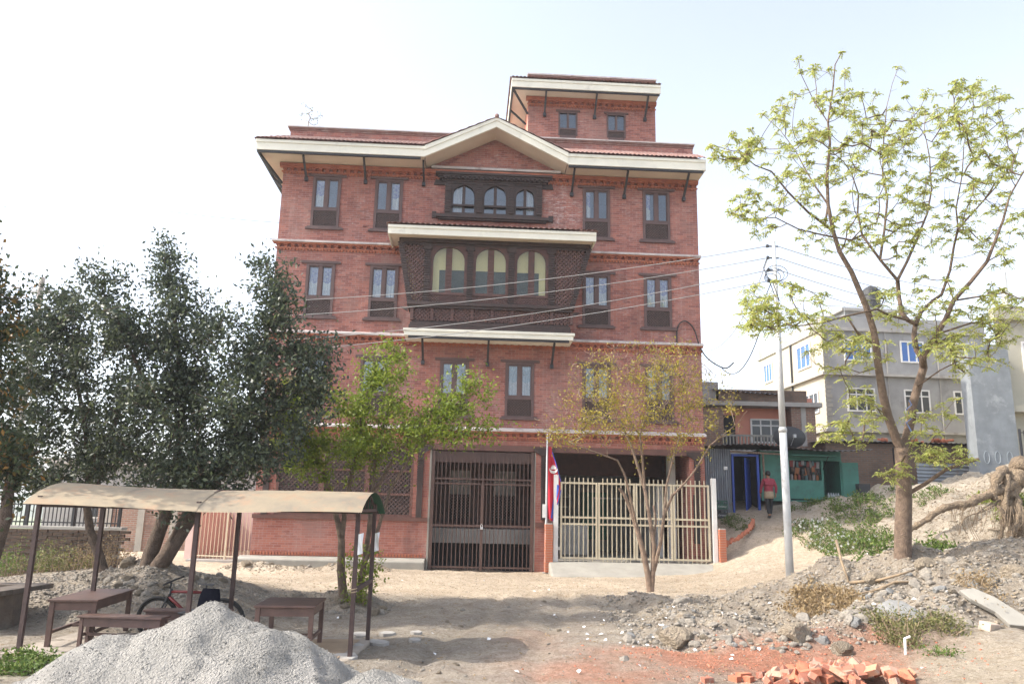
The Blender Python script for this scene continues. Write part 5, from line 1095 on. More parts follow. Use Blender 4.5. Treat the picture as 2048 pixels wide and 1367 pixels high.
MB().grid(lambda a,b: (.10+.28*a, (b-.5)*(.05+.15*a*a), .90+.02*math.cos((b-.5)*3)), 8, 6).tube([(.22,0,.77),(.24,0,.89)],.014,6).build('saddle', M['plastic_black'], bi, smooth=True)
MB().tube([(BB[0]+.09*math.cos(k*PI/8),-.05,BB[2]+.09*math.sin(k*PI/8)) for k in range(16)],.008,5,True).tube([(BB[0],-.07,BB[2]),(BB[0]+.12,-.09,BB[2]-.12)],.01,5).box(BB[0]+.07,BB[0]+.17,-.16,-.07,BB[2]-.14,BB[2]-.12).build('crank', M['black_metal'], bi)
# old well
M['well_stone'] = mat('weathered_well', (.15,.115,.09), (.09,.075,.065), .95, 5, 30, .5, c3=(.20,.175,.15), s3=2); wx, wy = -8.2, 13.0; t = thing('well', 'round old concrete well ring with a square opening at the left edge', 'well', (wx,wy,gz(wx,wy)-.1))
MB().lathe([(.66,0),(.68,.35),(.66,.62),(.42,.62),(.40,.1)], n=28, cap=False).build('ring', M['well_stone'], t, smooth=False)
m_ = MB(); m_.box(-.75,.75,-.75,-.38,.625,.70).box(-.75,.75,.38,.75,.625,.70).box(-.75,-.38,-.38,.38,.625,.70).box(.38,.75,-.38,.38,.625,.70); m_.build('cover', M['well_stone'], t, bevel=.01)
MB().lathe([(.40,.12),(.01,.11)], n=28).build('water', M['dark'], t)
# old ragged brick wall at the left with iron railing
def brickwall(t, x0, x1, y, z0, z1, m, ragged=0, depth=.22, bw=.23, bh=.075, seed=3, lim=300, bricks=True):
    rg = random.Random(seed); MB().box(x0,x1-ragged,y,y+depth,z0,z1-.02).build('core', M['concrete'], t)
    bmh = MB().box(-bw/2+.006,bw/2-.006,-.03,.05,-bh/2+.005,bh/2-.005).mesh('brick', m); k = 0; z = z1-bh/2; r_ = 0
    while z > z0 and bricks:
        x = x0+(bw/2 if r_ % 2 else 0)+bw/2; e_ = x1-ragged*rg.random()*(1 if ragged else 0)
        while x < e_:
            if k < lim: link('brick', bmh, t, (x, y-.012+rg.uniform(-.012,.012), z), (0,0,rg.uniform(-.02,.02))); k += 1
            x += bw
        z -= bh; r_ += 1
t = thing('old_brick_wall', 'crumbling dark brick wall behind the shelter at the left', 'wall', (0,0,0)); brickwall(t, -12.2,-8.45,18.6,gz(-10,18.5)-.3,1.22,mat('weathered_brick',(.13,.08,.055),(.07,.05,.04),.95,5,30,.5,c3=(.09,.09,.06),s3=3),.35)
MB().box(-12.2,-8.7,18.56,18.84,1.225,1.29).build('coping', M['concrete'], t, bevel=.01)
def railing(lb, p, q, z0, z1, n, m='black_metal', name='iron_railing', posts=2, cat='railing'):
    t = thing(name, lb, cat, p); p = Vector(p); q = Vector(q); d = q-p
    for z in (z0+.08,z1-.08): MB().bar((0,0,z),(d.x,d.y,z+d.z),.03).build('rail', M[m], t)
    bm_ = MB().box(-.009,.009,-.009,.009,z0,z1).mesh('bar', M[m])
    for k in range(n): f_ = k/(n-1); link('bar', bm_, t, (d.x*f_,d.y*f_,d.z*f_))
    for k in range(posts): f_ = k/max(1,posts-1); MB().box(-.03,.03,-.03,.03,z0-.05,z1+.04).build('post', M[m], t, (d.x*f_,d.y*f_,d.z*f_))
    return t
railing('black iron railing on top of the old brick wall', (-12.0,18.7,1.29),(-8.85,18.7,1.29),0,.55,36,posts=4)
# distant compound on the left: brick wall with concrete posts, pink wall, iron gate, grey building
t = thing('compound_wall', 'raw brick compound wall with concrete posts left of the pink wall', 'wall'); MB().box(-15,-10.9,30,30.22,-.3,1.9).build('brickwork', M['brick_raw'], t)
for x in (-14.6,-13.4,-12.2,-11.0): MB().box(x-.12,x+.12,29.95,30.26,-.3,2.0).build('post', M['concrete_pale'], t)
t = thing('pink_wall', 'pale pink plastered wall behind the iron side gate', 'wall'); MB().box(-10.4,-7.7,30.2,30.4,0,2.2).build('wall', M['plaster_pink'], t); MB().box(-10.5,-10.28,26.9,30.4,0,1.7).build('side_wall', M['plaster_pink'], t); MB().box(-10.45,-7.7,30.15,30.45,2.2,2.28).build('coping', M['white'], t)
o = MB().box(-10.28,-7.9,26.6,30.2,-.1,.16).build('yard_floor', M['concrete_pale']); o['kind'] = 'structure'; o['label'] = 'pale concrete yard floor behind the side gate'
railing('grey pink iron side gate at the left corner of the brick building', (-10.15,26.9,.16),(-8.0,26.3,.16),.02,1.75,17,'gate_beige','side_gate',3,'gate')
MB().box(-10.2,-7.95,26.3,26.6,-.1,.159).build('threshold', M['concrete'])['kind'] = 'structure'
t = thing('grey_building', 'grey concrete building far behind the evergreens at the left', 'building'); MB().box(-21,-11.5,37,46,-1,3.6).build('wall', M['plaster_grey'], t); MB().box(-21.3,-11.2,36.7,46.3,3.6,3.85).build('roof_slab', M['concrete'], t)
for x in (-18.5,-16.2,-13.8): o = MB().box(x-.5,x+.5,36.95,37.0,1.2,2.5).build('window', M['white'], t); MB().box(x-.42,x+.42,36.93,36.95,1.28,2.42).build('pane', M['dark_glass'], o)
MB().box(-15.2,-14.9,36.95,37.0,0,3.6).build('pilaster', M['concrete_pale'], t)
p = at(85,555,34); t = thing('utility_pole', 'grey concrete utility pole rising behind the left evergreens', 'utility pole', (p.x,p.y,-1)); MB().tube([(0,0,0),(0,0,p.z+1)],[.17,.12],10).build('pole', M['concrete'], t); MB().box(-.5,.5,-.05,.05,p.z+.3,p.z+.4).build('crossarm', M['galv'], t)
# rooftop shrub
t = thing('rooftop_shrub', 'bare twiggy shrub standing on the roof at the left corner', 'plant', fac(-7.25,-.6,14.1)); sk = Skel(); sk.limb([(0,0,0),(0,0,.9)],[.02,.015])
tp = sk.grow(np.array([(RNG.normal()*.25,RNG.normal()*.25,1.0+RNG.uniform(-.15,.55)) for _ in range(26)]),.1,.12,.3,.004); sk.mesh('stem', M['dry'], t, 5)
T_ = np.array([sk.P[i] for i in tp]); leaves('foliage', np.repeat(T_,5,0)+RNG.normal(size=(len(T_)*5,3))*.05, rdir(len(T_)*5), rdir(len(T_)*5), .06, .03, M['weed_olive'], t)
MB().lathe([(.16,0),(.2,.3)], n=12).build('pot', M['terracotta'], t)
# ------------------------------------------------------------------ houses on the right
def winframe(t, x0, x1, z0, z1, y, m_f='white', m_g='dark_glass', nv=2, trans=True, inv=False):
    m_ = MB(); w_ = .07; m_.box(x0,x0+w_,y-.06,y,z0,z1).box(x1-w_,x1,y-.06,y,z0,z1).box(x0+w_,x1-w_,y-.06,y,z0,z0+w_).box(x0+w_,x1-w_,y-.06,y,z1-w_,z1)
    for k in range(1,nv+1): x = x0+(x1-x0)*k/(nv+1); m_.box(x-.03,x+.03,y-.055,y,z0+w_,z1-w_)
    if trans: zz = z0+(z1-z0)*.72; m_.box(x0+w_,x1-w_,y-.05,y,zz-.03,zz+.03)
    o = m_.build('window', M[m_f], t)
    for k in range(nv+1): xa = x0+(x1-x0)*k/(nv+1); MB().box(xa+.03,x0+(x1-x0)*(k+1)/(nv+1)-.03,y-.03,y-.02,z0+w_,z1-w_).build('pane', M[m_g], o)
    return o
hx, hy = 15.15, 38.0; t = thing('grey_house', 'grey plastered three storey house with blue glass windows on the right', 'house', (hx,hy,0), R(4)); 
MB().box(0,8.2,0,8.2,2.0,10.9).build('wall', M['plaster_grey'], t); [MB().box(x_-.02,x_+.02,-.09,-.05,3.4,10.9).build('downpipe', M['concrete'], t) for x_ in (3.1,5.7)]
MB().box(-.04,-.003,.0,8.2,2.0,10.9).build('side_wall', M['plaster_cream_lit'], t)  # lighter skin on the sunward side, sunlight put into its colour
MB().box(-.12,8.3,-.12,8.3,10.9,11.05).build('roof_band', M['concrete'], t); MB().box(-.05,8.25,-.05,.1,11.05,11.6).box(-.05,.1,.1,8.2,11.05,11.6).build('parapet', M['plaster_grey'], t)
for z in (8.68,5.95): MB().box(-.22,8.35,-.22,0,z,z+.12).box(-.22,-.041,0,8.2,z,z+.12).build('floor_band', M['concrete'], t)
for k in range(34):
    z = 3.4+k*.22; w_ = .28 if k % 2 else .2
    if not (8.4 < z < 8.85 or 5.7 < z < 6.1): MB().box(-.06,w_,-.025,-.002,z,z+.17).build('quoin', M['concrete_pale'], t)
for x0, x1 in ((1.0,2.4),(3.85,5.05),(6.4,7.4)): winframe(t, x0, x1, 9.42, 10.5, -.001, 'white', 'blue_glass', 2, False)
for x0, x1 in ((1.0,2.4),(3.85,5.15),(6.35,7.55)): winframe(t, x0, x1, 6.95, 8.1, -.001)
sw = link('side_windows', None, t, (-.042,0,0), (0,0,R(90))); sw.name = 'window_row'
for x0, x1, z0, z1, g_ in ((-2.9,-1.3,9.35,10.6,'blue_glass'),(-7.4,-6.2,9.4,10.5,'blue_glass'),(-2.2,-.7,6.95,8.0,'dark_glass')):
    a, b = -x1, -x0; m_ = MB(); m_.box(-.10,-.045,a,b,z0,z0+.08).box(-.10,-.045,a,b,z1-.08,z1).box(-.10,-.045,a,a+.08,z0+.08,z1-.08).box(-.10,-.045,b-.08,b,z0+.08,z1-.08)
    for f_ in (.33,.67): m_.box(-.095,-.045,a+(b-a)*f_-.03,a+(b-a)*f_+.03,z0+.08,z1-.08)
    o = m_.build('window', M['white'], t); MB().box(-.07,-.05,a+.08,b-.08,z0+.08,z1-.08).build('pane', M[g_], o)
bpy.data.objects.remove(sw)
MB().tube([(-.1,3.6,2.5),(-.1,3.6,10.9)],.05,8).build('drainpipe', M['plastic_black'], t)
MB().box(3.0,6.5,3.6,6.5,11.0,12.9).build('roof_room', M['plaster_grey'], t); MB().box(2.8,6.7,3.4,6.7,12.9,13.05).build('roof_room_slab', M['concrete'], t)
tk = tag(MB().lathe([(.05,0),(.45,0),(.47,.25),(.44,.28),(.47,.32),(.47,.6),(.44,.63),(.47,.67),(.47,.95),(.30,1.12),(.16,1.14),(.16,1.2),(.02,1.2)], n=20).build('water_tank', M['plastic_black'], None, (19.65,42.3,13.25)), 'black plastic water tank on the grey house roof', 'water tank')
MB().box(18.9,20.4,41.6,43.0,12.9,13.25).build('tank_stand', M['concrete'], t).matrix_world = Matrix.Identity(4)
for x, z in ((21.3,12.8),(22.9,12.6)): MB().box(x-.3,x+.3,41.8,42.4,11,z+.8).build('chimney_block', M['concrete'], t).matrix_world = Matrix.Identity(4)
railing('thin grey pipe railing along the grey house roof', (hx+.2,hy+.3,11.6),(hx+7.9,hy+.85,11.6),0,.7,8,'galv','roof_railing',3)
# cream building at the right edge
t = thing('cream_building', 'cream plastered building cut off by the right edge of the picture', 'building', (0,0,0)); MB().add([(x,y,z) for z in (2.5,9.7) for x,y in ((18.35,29.6),(26,29.6),(31,38),(24.2,38))],[(0,1,2,3),(7,6,5,4),(0,4,5,1),(1,5,6,2),(2,6,7,3),(3,7,4,0)]).build('wall', M['plaster_cream_lit'], t)
MB().box(18.1,26,29.1,29.6,5.85,6.1).box(18.2,26,29.3,29.6,9.4,9.85).build('floor_band', M['plaster_cream_lit'], t); MB().box(16.85,18.34,28.9,29.55,3.2,8.3).build('pier', M['plaster_blue'], t)
r3 = MB()
for x in (17.15,17.55,17.98): r3.tube([(x+.10*math.cos(k*.5),28.893,4.15+.22*math.sin(k*.5)) for k in range(13)],.010,4,True)
r3.build('chalk_marks', mat('chalk',(.36,.40,.43),(.30,.34,.37),.95,20), t)
winframe(t, 19.3, 20.6, 7.4, 8.6, 29.598)
p = at(2005,545,33); o = MB().tube([(0,0,0),(0,0,p.z-9.6)],.14,10).build('vent_pipe', M['white'], None, (p.x,33,9.6)); tag(o, 'white vertical pipe on the cream building roof', 'pipe')
railing('black bar railing beside the blue grey pier at the right edge', (17.35,27.2,4.0),(20.5,27.6,4.0),-.1,.95,22,posts=3); MB().box(17.2,21,27.1,27.35,2.6,3.9).build('low_wall', M['plaster_blue'], t)
# pink house with balcony
t = thing('pink_house', 'low salmon pink house with brick pier and dark roof slab behind the shed', 'house', (0,0,0))
MB().box(8.0,12.9,33.95,40,2.5,6.9).build('wall', M['salmon'], t); MB().box(7.9,8.9,33.3,33.95,2.5,6.3).build('brick_side', M['brick_raw'], t); MB().box(11.75,12.75,33.3,33.95,2.5,6.42).build('brick_pier', M['brick_raw'], t); MB().box(12.15,12.35,33.28,33.3,4.8,6.42).build('concrete_strip', M['concrete'], t)
MB().box(7.8,13.0,33.1,40,6.42,6.60).build('roof_slab', M['concrete'], t); MB().box(8.6,12.4,33.2,33.5,6.62,7.1).build('roof_parapet', M['brick_old'], t); MB().box(7.8,8.7,33.2,35,6.62,7.4).build('roof_block', M['plaster_grey'], t)
MB().grid(lambda a,b: (8.4+2.9*a, 33.0+2*b, 7.05+.25*b-.15*a+.03*math.sin(a*90)), 120, 2).build('roof_sheet', M['corr'], t)
MB().box(8.98,9.55,33.90,33.949,4.6,6.1).build('doorway', M['dark'], t); winframe(t, 10.2, 11.5, 4.95, 5.98, 33.949)  # doorway is a near-black plate on the wall, its shade painted
MB().box(8.6,12.75,32.9,33.95,4.4,4.6).build('balcony_floor', M['concrete'], t); bo = MB().box(8.7,11.7,32.95,33.03,5.12,5.2).build('balustrade', M['concrete_pale'], t)
for k in range(21): MB().box(8.75+k*.14,8.81+k*.14,32.96,33.02,4.6,5.118).build('baluster', M['concrete_pale'], bo)
# old brick shed wall and corrugated fence on the plateau
t = thing('brick_shed', 'long low shed of dark old bricks right of the green kiosk', 'shed'); MB().box(12.6,18.8,32,35,2.2,4.85).build('wall', M['brick_old'], t); MB().box(15.25,15.45,31.95,32.0,4.0,4.7).build('recess_shade', M['dark'], t)  # dark plate on the wall face, shade of a recess as colour
MB().grid(lambda a,b: (12.4+6.7*a, 31.7+3.4*b, 4.9+.12*b+.02*math.sin(a*210)), 240, 2).build('roof_sheet', M['corr_rust'], t)
bkx = MB().box(-.11,.11,-.05,.05,-.035,.035).mesh('brick', M['brick_loose'])
for k in range(36): tag(link('brick', bkx, None, (15.0+2.9*random.random(), 32+.7*random.random(), 5.0+.09*random.random()), (random.uniform(-.3,.3),random.uniform(-.3,.3),random.uniform(0,3))), 'loose brick weighing down the shed roof', 'brick', 'bricks on the shed roof')
o = MB().grid(lambda a,b: (15.6+2.3*a, 30.9, 2.85+1.25*b+0*a) if 0 else (15.6+2.3*a, 30.9+.025*math.sin(b*60), 2.75+1.3*b), 2, 70).build('corrugated_fence', M['corr']); tag(o, 'horizontal corrugated iron sheets in front of the brick shed', 'fence')
o = MB().box(17.75,18.15,30.6,31.0,2.7,3.9).build('concrete_post', M['concrete_pale']); tag(o, 'stubby pale concrete post at the end of the corrugated fence', 'post')
# tin shed with blue door
t = thing('tin_shed', 'corrugated iron shed with a bright blue door frame behind the planter', 'shed', (0,0,0))
MB().grid(lambda a,b: (7.0+.95*a, 29.0+.03*math.sin(a*75), 1.75+2.5*b), 90, 2).build('wall_sheet', M['corr'], t); MB().grid(lambda a,b: (7.0, 29.0+2.2*a, 1.75+2.5*b), 4, 2).build('wall_sheet', M['corr'], t)
MB().box(7.98,8.05,28.95,29.03,1.85,4.08).box(8.88,8.96,28.95,29.03,1.85,4.08).box(8.05,8.88,28.95,29.03,4.0,4.08).build('door_frame', M['blue_paint'], t)
MB().bar((8.90,29.05,2.0),(8.90,29.05,3.95),.03).build('hinge', M['blue_paint'], t); o = MB().box(0,.04,0,.8,0,1.95).build('door', M['blue_paint'], t, (8.46,29.05,2.0), (0,0,R(-28)))
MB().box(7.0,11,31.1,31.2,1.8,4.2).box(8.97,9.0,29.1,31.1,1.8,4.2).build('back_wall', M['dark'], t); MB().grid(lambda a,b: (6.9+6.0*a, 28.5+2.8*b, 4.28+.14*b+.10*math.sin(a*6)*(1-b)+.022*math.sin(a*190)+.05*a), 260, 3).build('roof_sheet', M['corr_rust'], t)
MB().tube([(7.9,28.8,4.15),(9.8,28.8,4.08)],.035,6).tube([(9.12,28.9,1.8),(9.1,28.9,4.15)],.035,6).build('bamboo_pole', M['bark_pale'], t)
o = MB().box(7.68,7.82,28.93,28.94,3.50,3.62).build('sticker', M['white'], t)
# satellite dish
t = thing('satellite_dish', 'dark round satellite dish on the shed roof', 'dish', (10.65,30.6,4.45)); 
MB().grid(lambda a,b: (.62*a*math.cos(b*2*PI), -.25+.16*a*a, .42+.42*a*math.sin(b*2*PI)), 6, 28).build('bowl', M['plastic_black'], t, smooth=True); MB().tube([(0,.2,-.1),(0,.0,.4)],.03,6).build('mount', M['black_metal'], t)
MB().tube([(0,-.2,.1),(0,-.62,.42)],.012,5).box(-.05,.05,-.7,-.6,.36,.48).build('receiver', M['galv'], t)
# green kiosk
t = thing('green_kiosk', 'green sheet metal kiosk with a raised awning and goods on display', 'kiosk', (0,0,0)); K = M['green_paint']; ky = 29.4
MB().box(9.15,10.2,ky,ky+.04,2.5,4.25).build('side_panel', K, t); MB().box(10.2,11.42,ky,ky+.04,2.55,3.22).build('counter_panel', K, t); MB().box(10.2,12.1,ky,ky+.04,3.93,4.3).build('header_panel', K, t); MB().box(11.36,11.44,ky-.005,ky+.05,3.22,3.93).build('jamb', K, t); MB().box(12.04,12.12,ky-.002,ky+.05,2.55,3.93).build('jamb', K, t)
MB().box(9.15,12.12,ky+1.5,ky+1.54,2.5,4.3).box(9.15,9.19,ky+.04,ky+1.5,2.5,4.3).box(12.08,12.12,ky+.05,ky+1.5,2.5,4.3).build('back_panel', K, t); MB().box(9.15,12.14,ky-.02,ky+1.54,2.46,2.5).build('floor', K, t)
MB().box(10.15,11.75,ky-.55,ky-.01,4.06,4.09).build('awning', M['green_paint'], t, rot=(0,0,0)); MB().bar((11.45,ky-.5,4.06),(11.42,ky,3.6),.02).build('prop', M['black_metal'], t)
o = MB().box(0,.56,-.02,.02,0,1.28).box(.03,.53,-.03,-.02,.05,.6).box(.03,.53,-.03,-.02,.66,1.22).build('door', K, t, (12.1,ky-.02,2.6), (0,0,R(-12)))
for x in (9.3,10.2,11.2,12.05): MB().box(x-.03,x+.03,ky,ky+.06,gz(x,ky)-.2,2.46).build('leg', M['green_paint' if x > 12 else 'black_metal'], t)
for x in (9.9,11.4): MB().box(x-.03,x+.03,ky+1.3,ky+1.36,gz(x,ky+1.3)-.2,2.46).build('leg', M['black_metal'], t)
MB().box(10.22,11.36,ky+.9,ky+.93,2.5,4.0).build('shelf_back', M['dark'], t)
pc = [mat('packet_%s' % n_, c_, None, .5, 9, 20, 0) for n_, c_ in (('red',(.20,.035,.03)),('orange',(.28,.10,.035)),('silver',(.24,.23,.23)),('brown',(.08,.045,.035)),('teal',(.07,.13,.14)),('black',(.02,.02,.02)))]
hang = MB().grid(lambda a,b: (-.06+.12*a, -.02-.02*math.sin(a*PI)*math.sin(b*PI), -.22*b), 4, 5)
hm = [hang.mesh('packet', m__) for m__ in pc]; cm = [MB().lathe([(.05,0),(.055,.02),(.055,.17),(.04,.19),(.04,.22)], n=10).mesh('jar', m__) for m__ in pc]
for k in range(11):
    for r_ in range(2): q = (k*2+r_*3) % 6; tag(link('snack_packet', hm[q], None, (10.3+k*.10+random.uniform(-.03,.03), ky+.06+.05*(k%2), 3.92-.24*r_+random.uniform(-.05,.02)), (0,random.uniform(-.2,.2),random.uniform(-.3,.3)), (random.uniform(.7,1.3),1,random.uniform(.7,1.2))), 'snack packet hanging in the kiosk opening', 'packet', 'packets hanging in the kiosk')
for k in range(8): tag(link('jar', cm[(k*5+2) % 6], None, (10.32+k*.135, ky+.16, 3.222)), 'small jar standing on the kiosk counter', 'jar', 'jars on the kiosk counter')
MB().box(10.2,11.36,ky+.041,ky+.3,3.18,3.22).build('counter_top', K, t)
for k in range(5): tag(MB().lathe([(.045,0),(.05,.02),(.05,.2),(.02,.27),(.02,.30)], n=10).build('bottle', mat('clear_bottle',(.34,.38,.40),None,.2,9,20,0) if k == 0 else bpy.data.materials['clear_bottle'], None, (11.62+k*.09,ky+.12,2.50)), 'clear water bottle standing in the kiosk doorway', 'bottle', 'bottles in the kiosk doorway')
o = MB().box(-.2,.2,-.15,.15,0,.32).box(-.12,.12,-.155,-.15,.18,.24).build('plastic_crate', M['plastic_black'], None, (12.55,28.75,gz(12.55,28.75)-.02), bevel=.02); tag(o, 'black plastic box on the grass by the kiosk door', 'box')
# crates with lettering
crm = mat('crate_green', (.02,.09,.06), None, .5, 4, 20, 0)
for k, lb in enumerate(('lower dark bottle crate beside the blue doorway','upper dark bottle crate beside the blue doorway')):
    zc = gz(7.5,28.55)+.0+k*.30; c_ = thing('bottle_crate', lb, 'crate', (7.45,28.6,zc)); m_ = MB(); m_.box(-.2,.2,-.15,-.13,0,.16).box(-.2,.2,.13,.15,0,.16).box(-.2,-.18,-.13,.13,0,.16).box(.18,.2,-.13,.13,0,.16).box(-.2,.2,-.15,.15,-.02,0)
    m_.box(-.2,.2,-.15,-.13,.24,.28).box(-.2,.2,.13,.15,.24,.28).box(-.2,-.17,-.15,-.13,.16,.24).box(.17,.2,-.15,-.13,.16,.24).box(-.06,.06,-.15,-.13,.16,.24); m_.build('shell', crm if k else M['plastic_black'], c_)
    [MB().lathe([(.028,0),(.028,.14),(.012,.19),(.012,.23)],(-.14+.07*j,0,.0),8).build('bottle', crm, c_) for j in range(5)]
    tx = bpy.data.curves.new('lettering','FONT'); tx.body = 'Carlsberg'; tx.size = .075; tx.align_x = 'CENTER'; tx.shear = .3; tx.materials.append(M['white']); tmp = bpy.data.objects.new('tmp', tx); COL.objects.link(tmp); me_t = bpy.data.meshes.new_from_object(tmp); bpy.data.objects.remove(tmp); link('lettering', me_t, c_, (0,-.153,.05), (R(90),0,0))
# planter with brick edging
t = thing('planter_edge', 'curved edging of tilted orange bricks round the planter', 'edging'); 
PE = [at(1452+52*math.sin(k/11*1.7)+2, 1086-48*k/11, 25.3+2.0*k/11) for k in range(12)]
for k in range(11):
    p, q = PE[k], PE[k+1]; z = gz(p.x,p.y); d_ = q-p
    link('brick', bkm, t, (p.x,p.y,max(z,p.z)+random.uniform(-.03,.02)), (random.uniform(-.4,.4),random.uniform(-.5,.1)-math.atan2(d_.z,d_.xy.length),math.atan2(d_.y,d_.x)+random.uniform(-.25,.25)))
# roots and stump
st = thing('uprooted_stump', 'pale tree stump with long exposed roots on the eroded bank', 'stump', at(2030,1000,21)); so2 = np.array(st.location)
def rt_(pts, r0, r1, name='root', n=10):
    P_ = smooth([tuple(np.array(at(*p))-so2) for p in pts], 7); m_ = MB(); rr = [r_*(1+.16*math.sin(i*1.3+r0*40)+random.uniform(-.12,.12)) for i, r_ in enumerate(np.linspace(r0,r1,len(P_)))]
    m_.tube([p+Vector((random.gauss(0,1),random.gauss(0,1),random.gauss(0,1)))*r0*.10 for p in P_], rr, n); m_.v = [tuple(c+random.gauss(0,r0*.05) for c in v_) for v_ in m_.v]; m_.build(name, M['root'], st, smooth=True)
rt_([(2050,925,21),(2030,960,20.8),(2015,1000,20.7),(2035,1050,20.5),(2055,1110,20.4)],.26,.2,'stump_body',12)
rt_([(2030,965,20.7),(1985,985,20.4),(1940,1005,20.2),(1890,1015,20.1),(1850,1040,19.9),(1820,1058,19.8)],.13,.06)
rt_([(2010,940,20.8),(1990,960,20.5),(1988,1000,20.3)],.15,.08); rt_([(2015,950,20.6),(2012,1000,20.3),(2006,1050,20.1),(2000,1082,20)],.08,.04)
rt_([(2035,1000,20.5),(2038,1040,20.2),(2020,1070,20),(2012,1100,19.9)],.11,.06); rt_([(2000,1000,20.4),(1970,1020,20.1),(1930,1035,19.9),(1918,1068,19.8)],.03,.012,n=6); rt_([(1985,1005,20.3),(1955,1025,20),(1945,1052,19.9)],.025,.01,n=6); rt_([(1995,1010,20.3),(2008,1030,20.1),(2020,1055,19.9),(2025,1075,19.8)],.05,.02,n=6)
for k in range(34): x = 1900+4.4*k+random.uniform(-5,5); rt_([(x,1012,20.1),(x+random.uniform(-10,10),1040,19.9),(x+random.uniform(-14,14),1040+random.uniform(5,45),19.8)],.011,.004,'rootlet',4)
bush(2025,930,40,12,700,'bright green shoots on top of the pale stump','leaf_lime',.09,.5,Y=21)
bush(1975,945,28,10,360,'light green leaves behind the long root','leaf_lime',.08,.4,Y=22)
# ------------------------------------------------------------------ white pole and wires
pp = at(1581,1168,20.5); ph = at(1549,482,20.5).z-pp.z; t = thing('utility_pole', 'white tubular steel pole with coiled wires at the foot of the path', 'utility pole', (pp.x,pp.y,pp.z-.1))
z1 = at(1563,860,20.5).z-pp.z+.1; MB().tube([(0,0,-.3),(0,0,z1)],[.10,.092],16).build('lower_tube', M['galv'], t, smooth=True); MB().tube([(0,0,z1-.05),(0,0,z1+.04),(0,0,z1+.08)],[.105,.105,.085],16).build('collar', M['galv'], t, smooth=True)
MB().tube([(0,0,z1+.06),(0,0,ph*.78),(0,0,ph*.781),(0,0,ph+.1)],[.083,.072,.062,.05],16).build('upper_tube', M['galv'], t, smooth=True)
Z = [ph-.05, ph-.38, ph-.72, ph-1.02]
for k, z in enumerate(Z): MB().bar((-.16,0,z),(.12,0,z),.03).build('arm', M['black_metal'], t); MB().lathe([(.015,-.04),(.045,-.03),(.03,0),(.045,.03),(.015,.05)],(-.17,0,z),8).build('insulator', M['plastic_black'], t)
co = MB()
for k in range(4): r_ = .17+.04*k; cx = -.16+.05*k; co.tube([(cx+r_*math.cos(a*.4),-.12-.02*k,ph-.98+r_*.75*math.sin(a*.4)+.04*k) for a in range(16)],.009,5,True)
co.tube([(-.2,-.1,ph-.35),(-.34,-.12,ph-.7),(-.2,-.12,ph-1.05),(-.05,-.1,ph-1.5)],.012,5).tube([(-.15,-.1,ph-1.1),(-.3,-.1,ph-1.45)],.012,5).tube([(-.1,-.1,ph-1.1),(0.05,-.1,ph-1.6)],.012,5); co.build('wire_coil', M['wire_black'], t, smooth=True)
def wire(a, b, sag, lb, r_=.010, m='wire'):
    a, b = Vector(a), Vector(b); P_ = [a.lerp(b,k/24)-Vector((0,0,sag*4*(k/24)*(1-k/24))) for k in range(25)]; tag(MB().tube(P_,r_,4).build('wire', M[m], None, smooth=True), lb, 'wire')
base = Vector((pp.x-.17,pp.y,pp.z-.1))
ends = ((600,583),(600,615),(700,668),(560,700))
for k, (ex, ey) in enumerate(ends):
    wire(base+Vector((0,0,Z[k])), at(ex-500,ey+22,23.2), .55, ('topmost','second','third','lowest')[k]+' of four wires running from the white pole across the brick facade', .011)
    wire(base+Vector((.3,0,Z[k])), at(2200,600+k*26,27), .5, ('topmost','second','third','lowest')[k]+' of four wires running right from the white pole behind the tall tree', .010)
wire(at(-60,340,30), fac(-4.9,.05,11.0), .5, 'thin black wire from upper left to the facade', .009, 'wire_black'); wire(at(-80,560,32), at(640,605,30), .3, 'faint wire behind the evergreens at the left', .01)
wire(base+Vector((0,0,Z[1])), fac(6.2,.1,7.2), .8, 'slack wire from the white pole to the right corner of the facade', .010)
wire(fac(6.9,.1,6.6), base+Vector((-.0,0,Z[3]-.4)), .9, 'drooping black service cable from wall corner to the white pole', .014, 'wire_black')
# ------------------------------------------------------------------ walking person seen from behind
H = 1.58; pz = at(1540,1037,28); gz_ = gz(pz.x,pz.y); pe = thing('person', 'person in maroon cardigan walking up the path seen from behind', 'person', (pz.x,pz.y,gz_), R(6))
def skin(name, V, E, Rr, m, parent, sub=2):
    me = bpy.data.meshes.new(name); me.from_pydata(V, E, []); me.update(); me.materials.append(m); o = link(name, me, parent)
    md = o.modifiers.new('skin','SKIN'); md.use_smooth_shade = True
    for i, sv in enumerate(me.skin_vertices[0].data): sv.radius = Rr[i] if hasattr(Rr[i],'__len__') else (Rr[i],Rr[i]); sv.use_root = (i == 0)
    s_ = o.modifiers.new('sub','SUBSURF'); s_.levels = sub; s_.render_levels = sub; return o
V=[];E=[];Q=[]
def nd(p, r_, par=None):
    V.append(p); Q.append(r_); 
    if par is not None: E.append((par,len(V)-1))
    return len(V)-1
pel = nd((0,0,.86),(.14,.10)); sp_ = nd((0,0,1.05),(.12,.09),pel); ch = nd((0,.01,1.22),(.15,.10),sp_); nk = nd((0,.02,1.36),.05,ch); hd0 = nd((0,.03,1.45),(.075,.085),nk); nd((0,.035,1.54),(.06,.075),hd0)
